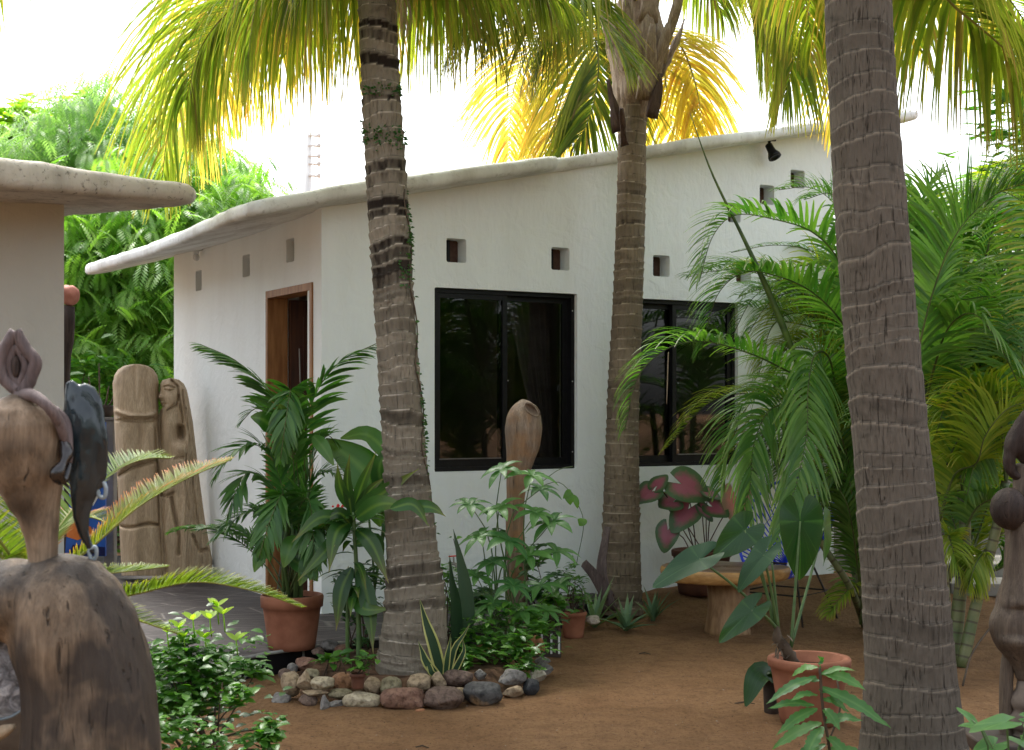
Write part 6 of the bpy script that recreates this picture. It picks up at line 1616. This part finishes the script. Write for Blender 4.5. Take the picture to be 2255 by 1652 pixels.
grooves = [([(361,852),(372,849),(384,854)],1.8,5),([(364,858),(373,861),(382,858)],1.5,4),([(352,880),(362,884)],1.5,4),([(354,889),(366,889)],1.6,5),([(370,902),(388,892),(394,872),(392,852),(378,838)],2.6,7),([(352,905),(352,960),(356,1010)],5,9),([(392,872),(402,910),(404,930)],3,6),([(399,944),(400,960)],8,20),([(410,900),(418,980),(424,1060),(436,1150),(446,1240)],2,5),([(402,860),(410,930)],1.5,4),([(352,1088),(366,1094),(380,1086)],3,8),([(378,1096),(384,1130),(396,1180),(394,1220)],3.5,8),([(386,1010),(404,1006)],2.5,4),([(425,1180),(440,1215),(455,1210)],3,8),([(410,1000),(408,1060),(416,1120)],2,4),([(344,1010),(348,1060),(358,1100),(360,1180),(366,1260)],3,7)]
def hR(x, y):
    h = 0
    for bx, by, rx, ry, hh in bumps:
        e = ((x-bx)/rx)**2+((y-by)/ry)**2
        if e < 4: h += hh*math.exp(-e)
    for pl_, wd, dp in grooves:
        d = min(segd((x,y), pl_[i], pl_[i+1]) for i in range(len(pl_)-1))
        if d < wd*3: h -= dp*math.exp(-(d/wd)**2)
    h += 1.2*math.sin(x*1.1+y*.05)*sm(402,412,x)
    return h
relief('column', [(802,292),(806,272),(814,260),(826,252),(845,248),(900,250),(1050,258),(1150,262),(1268,268)], [(802,308),(806,326),(814,338),(826,346),(845,350),(900,349),(1000,352),(1268,362)], 802, 1268, hL, M['relief'], cr, dep=.12, dy0=.02)
relief('woman_relief', [(833,372),(838,357),(846,352),(862,351),(870,348),(876,347),(880,351),(888,353),(896,358),(905,352),(930,344),(1268,350)], [(833,380),(836,394),(845,405),(860,412),(880,416),(930,425),(1000,433),(1060,440),(1150,452),(1235,468),(1268,465)], 833, 1268, hR, M['relief'], cr, dep=.09)

# ---------- club-shaped post
YK = 8.45; q = YK/F
t = thing('club_sculpture', 'smooth club-shaped wooden post with a hollow knot, standing before the first window', 'sculpture', P(1140,1437,YK))
mb = MB(); rows = [(1140,1440,24),(1140,1350,24),(1138,1250,22),(1134,1150,20),(1136,1090,20),(1141,1040,25),(1146,1010,31),(1151,980,38),(1153,945,42),(1153,915,38),(1152,895,27),(1150,884,14),(1149,879,3)]
cv = curve([P(x,y,YK) for x,y,r in rows], 70); rs = []
for p in cv:
    y = HZ-(p.z-CZ)*F/p.y; rs.append(q*interp([(a[1],a[2]) for a in rows[::-1]], y))
mb.tube(cv, rs, 36); o = mb.build('post', M['club'], t); melt(o, .006, 8)
rough(o, .004, 8, (1,1,.3))
k = MB(); k.ell(P(1172,902,YK-.085), (20*q,.07,9.5*q), rot=Matrix.Rotation(math.radians(42),3,'Y'), nu=28, nv=18); ko = k.build('k', M['club'], None, loc=(0,0,0)); cut(o, [ko])
mb = MB(); Rm = Matrix.Rotation(math.radians(42),3,'Y'); mb.tube([P(1172,902,YK-.093)+Rm@V((math.cos(a)*19.5*q, .02*abs(math.cos(a)), math.sin(a)*10*q)) for a in [2*pi*i/30 for i in range(31)]], .0045, 7); mb.build('knot_rim', M['club'], t)

# ---------- torso sculpture at the right edge
YT = 6.1; q = YT/F
t = thing('torso_sculpture', 'grey-brown wooden female torso on a stone hub at the right edge of the picture', 'sculpture', P(2262,1644,YT))
mb = MB(); T_ = lambda x,y,dy=0: P(x,y,YT+dy)
mb.tube(curve([T_(2262,1130),T_(2262,1200),T_(2262,1290),T_(2262,1330)],20), [r*q for r in [46,46,46,46,46,46,46,46,47,47,48,49,50,52,54,57,60,63,66,68,70]], 24, sq=1.0)
mb.ell(T_(2262,1375), (86*q,62*q,72*q)); mb.tube(curve([T_(2262,1400),T_(2262,1450),T_(2262,1500)],10), [r*q for r in [80,76,70,62,54,46,38,32,28,26,25]], 24, sq=1.0)
mb.tube([T_(2262,1100),T_(2262,1020)], [30*q,26*q], 16)
o = mb.build('torso', M['figure'], t); melt(o, .01, 8); rough(o, .012, 6, (1,1,.4)); rough(o, .003, 30, (1,1,.2))
for sx in (-1, 1):
    mb = MB(); mb.ell(T_(2262+sx*42,1120,-.06), (38*q,40*q,46*q), nu=28, nv=18); o = mb.build('breast', M['darkwood'], t); rough(o, .004, 9)
mb = MB(); mb.ell(T_(2270,975,.0), (34*q,34*q,62*q)); mb.tube(curve([T_(2275,890),T_(2240,950),T_(2222,1010),T_(2232,1045),T_(2262,1050)],20), [r*q for r in [10,14,17,19,21,22,23,24,24,24,23,22,20,18,17,16,16,16,18,20,20]], 14, sq=.7)
o = mb.build('head', M['darkwood'], t); melt(o, .008, 6); rough(o, .006, 12)
mb = MB(); mb.tube(curve([T_(2225,1420,.02),T_(2216,1500,.02),T_(2216,1660,.02)],12), [15*q]*13, 14); mb.tube(curve([T_(2299,1420,.02),T_(2308,1500,.02),T_(2308,1660,.02)],12), [15*q]*13, 14); o = mb.build('support', M['figure'], t)
mb = MB(); c = T_(2262,1600,.0); mb.lathe(c, [(10*q,-44*q),(40*q,-42*q),(44*q,-34*q),(38*q,-22*q),(30*q,-16*q),(30*q,-6*q),(42*q,-2*q),(46*q,10*q),(44*q,22*q),(34*q,30*q),(30*q,38*q),(34*q,44*q),(38*q,56*q),(34*q,68*q),(24*q,84*q),(20*q,108*q)], 30, wob=.06); mb.build('stone_hub', simple('hub_stone',(.13,.1,.08),(.25,.2,.16),9,.8,.2,.5), t)
mb = MB(); mb.abox((c.x,c.y,.02), .5,.4,.06); mb.build('plinth', M['clay_dark'], t, smooth=False, bevel=.012)

# ---------- table
Yt = 9.1; q = Yt/F; tc_ = P(1590,900,Yt+.1)
t = thing('log_table', 'low round table with a live-edge wooden top on a log stump', 'table', V((tc_.x,tc_.y,0)))
zt = P(0,1250,Yt).z; n = 64; mb = MB()
zt = CZ-(1253-HZ)*(Yt-.05)/F
def er(a): return 1+.05*math.sin(3*a+1)+.035*math.sin(5*a+2)+.02*math.sin(9*a)
prof = [(0,-.088),(.90,-.088),(.955,-.080),(.985,-.06),(1.0,-.035),(.992,-.015),(.972,-.004),(.94,0),(.5,.0),(0,0)]
rg = []
for (r, z) in prof:
    rg.append([mb.vert((tc_.x+math.cos(2*pi*j/n)*.415*r*er(2*pi*j/n), tc_.y+math.sin(2*pi*j/n)*.33*r*er(2*pi*j/n), zt+z+.006*noise.noise(V((j*.35,r*4,z*30))))) for j in range(n)])
for i in range(len(prof)-1):
    for j in range(n): k=(j+1)%n; mb.face((rg[i][j],rg[i][k],rg[i+1][k],rg[i+1][j]), 1 if i >= 6 else 0)
mb.build('tabletop', [M['tabedge'],M['tabtop']], t)
lx = P(1606,900,Yt+.1).x; mb = MB(); mb.lathe((lx,Yt+.1,-.02), [(.155,0),(.15,.04),(.14,.12),(.138,.22),(.142,zt-.09+.02)], 40, wob=.12); o = mb.build('stump_leg', M['tableg'], t); rough(o, .012, 7, (1,1,.3))

# ---------- blue cord chair
R = random.Random(91); cch = PZ(1745,1330); cch.y = 9.75; cx_ = P(1728,900,9.75).x
t = thing('cord_chair', 'round blue cord garden chair with thin dark legs behind the table', 'chair', V((cx_,9.75,0)))
fwd = V((-.62,-.78,0)).normalized(); rt = V((-fwd.y, fwd.x, 0)); til = math.radians(52)
upv = (-fwd*math.cos(til)+V((0,0,1))*math.sin(til)).normalized(); nrm = rt.cross(upv)
if nrm.dot(fwd) < 0: nrm = -nrm
cen = V((cx_,9.75,.64))
def rp(a):
    x = math.cos(a); y = math.sin(a); wd = .335*(1+.10*y)
    return cen+rt*(x*wd)+upv*(y*.42)
ring = [rp(2*pi*i/60) for i in range(61)]
mb = MB(); mb.tube(ring, .010, 8); rim = mb.build('rim', M['blue'], t)
hub = cen-upv*.12-nrm*.25+V((0,0,-.02))
mb = MB()
for i in range(54):
    a = 2*pi*(i+.5)/54; p = rp(a); h = hub+(p-cen)*.16; m_ = p.lerp(h,.5)-nrm*.05
    mb.tube(curve([p, m_, h], 6), .0048, 5)
mb.tube([hub+(rp(2*pi*i/30)-cen)*.16 for i in range(31)], .007, 6)
for q_ in (.45,.72):
    mb.tube([rp(2*pi*i/40).lerp(hub,1-q_)-nrm*.045 for i in range(41)], .0028, 4)
mb.build('cords', M['blue'], t)
for sx, sy in ((-1,1),(1,1),(-1,-1),(1,-1)):
    mb = MB(); a_ = cen+rt*(.14*sx)+fwd*(.12*sy)+V((0,0,-.24)); b_ = cen+rt*(.27*sx)+fwd*(.26*sy); b_.z = -.005
    mb.tube([hub+rt*.05*sx, a_, b_], .0075, 7); mb.build('leg', M['rod'], t)
mb = MB(); z_ = .2; 
pts = [cen+rt*(.225*sx)+fwd*(.215*sy) for sx,sy in ((-1,1),(1,1),(1,-1),(-1,-1),(-1,1))]
for p in pts: p.z = z_
mb.tube(pts, .006, 6); mb.build('leg_brace', M['rod'], t)
# tap on the wall
tp_ = FW(fu(990), 0, fz(990,1240)); t = thing('garden_tap', 'small metal tap with red handle on the white wall behind the snake plant', 'tap', tp_)
mb = MB(); mb.tube([tp_, tp_+N1*.09, tp_+N1*.11+V((0,0,-.04))], [.011,.011,.009], 8); mb.tube([tp_+N1*.06, tp_+N1*.06+V((0,0,.05))], .006, 6); mb.build('spout', M['conc'], t)
mb = MB(); mb.tube([tp_+N1*.06+V((-.035,0,.05)), tp_+N1*.06+V((.035,0,.055))], .005, 6); mb.build('handle', M['red'], t)
# litter on the sand: twigs and fallen leaflets
R = random.Random(99)
for i, (px, py, L_, lab) in enumerate(((1640,1545,.10,'dry twig lying on the open sand left of the wide terracotta pot'),(1585,1690,.06,'short dry twig near the bottom edge of the sand'),(1420,1440,.07,'thin dry twig on the sand in front of the table'),(930,1640,.06,'short twig on the sand below the palm ring'))):
    p = PZ(px, py, .012); p.z = gz(p.x,p.y)+.004; a = R.uniform(-.5,.5); e = V((math.cos(a), math.sin(a), 0))*L_
    mb = MB(); mb.tube([p-e*.5, p+V((0,.01,.006)), p+e*.5], [.003,.004,.002], 5); o = mb.build('twig', M['twig'], loc=p); setp(o, lab, 'twig')
mb = MB()
for i in range(4200):
    px = R.uniform(300,2255); py = R.uniform(1290,1700); p = PZ(px,py); p.z = gz(p.x,p.y)+.001
    s_ = R.uniform(.0012,.0045)*(1 if R.random()<.93 else 1.8)
    v = [mb.vert(p+V((R.uniform(-1,1),R.uniform(-1,1),R.uniform(0,1)))*s_) for _ in range(4)]
    for f_ in ((0,1,2),(0,2,3),(0,3,1),(1,3,2)): mb.face([v[k] for k in f_], 0 if i % 4 else 1)
o = mb.build('grit', [simple('grit_dark',(.06,.035,.025),(.12,.08,.05),30,.9), simple('grit_light',(.35,.27,.2),(.5,.42,.33),30,.9)], loc=(0,7,0), smooth=False); setp(o, 'scattered grit and crumbs on the sand', 'grit', kind='stuff')
EXPO=1.76
# =====================================================  CAMERA, LIGHT, RENDER
cam = bpy.data.cameras.new('camera'); co = bpy.data.objects.new('camera', cam); COL.objects.link(co)
co.location = (0, 0, CZ); co.rotation_euler = (pi/2, 0, 0)
cam.sensor_width = 36; cam.lens = 36*F/2255; cam.shift_y = (HZ-826)/2255; cam.clip_end = 800; cam.clip_start = .05
cam.dof.use_dof = True; cam.dof.focus_distance = 7.8; cam.dof.aperture_fstop = 6.3
scene.camera = co
w = bpy.data.worlds.new('World'); scene.world = w; w.use_nodes = True
t = w.node_tree; t.nodes.clear()
SUN_EL = math.radians(58); SUN_AZ = math.radians(-25)
sky = t.nodes.new('ShaderNodeTexSky'); sky.sky_type = 'NISHITA'; sky.sun_disc = False; sky.sun_elevation = SUN_EL; sky.sun_rotation = SUN_AZ
sky.dust_density = 4; sky.air_density = 1.2
hs = t.nodes.new('ShaderNodeHueSaturation'); hs.inputs['Saturation'].default_value = .38; hs.inputs['Value'].default_value = 1.0
bg = t.nodes.new('ShaderNodeBackground'); bg.inputs[1].default_value = .15
out = t.nodes.new('ShaderNodeOutputWorld')
t.links.new(sky.outputs[0], hs.inputs['Color']); t.links.new(hs.outputs[0], bg.inputs[0]); t.links.new(bg.outputs[0], out.inputs[0])
sl = bpy.data.lights.new('sun', 'SUN'); sl.energy = 1.2; sl.angle = math.radians(14); sl.color = (1, .97, .92)
so = bpy.data.objects.new('sun', sl); COL.objects.link(so)
dv = V((math.sin(SUN_AZ)*math.cos(SUN_EL), math.cos(SUN_AZ)*math.cos(SUN_EL), math.sin(SUN_EL)))
so.rotation_euler = (-dv).to_track_quat('-Z', 'Y').to_euler(); so.location = (0, 10, 12)
scene.view_settings.view_transform = 'Standard'; scene.view_settings.look = 'None'; scene.view_settings.gamma = 1; scene.view_settings.exposure = EXPO
scene.cycles.max_bounces = 8; scene.cycles.transparent_max_bounces = 12; scene.cycles.transmission_bounces = 6
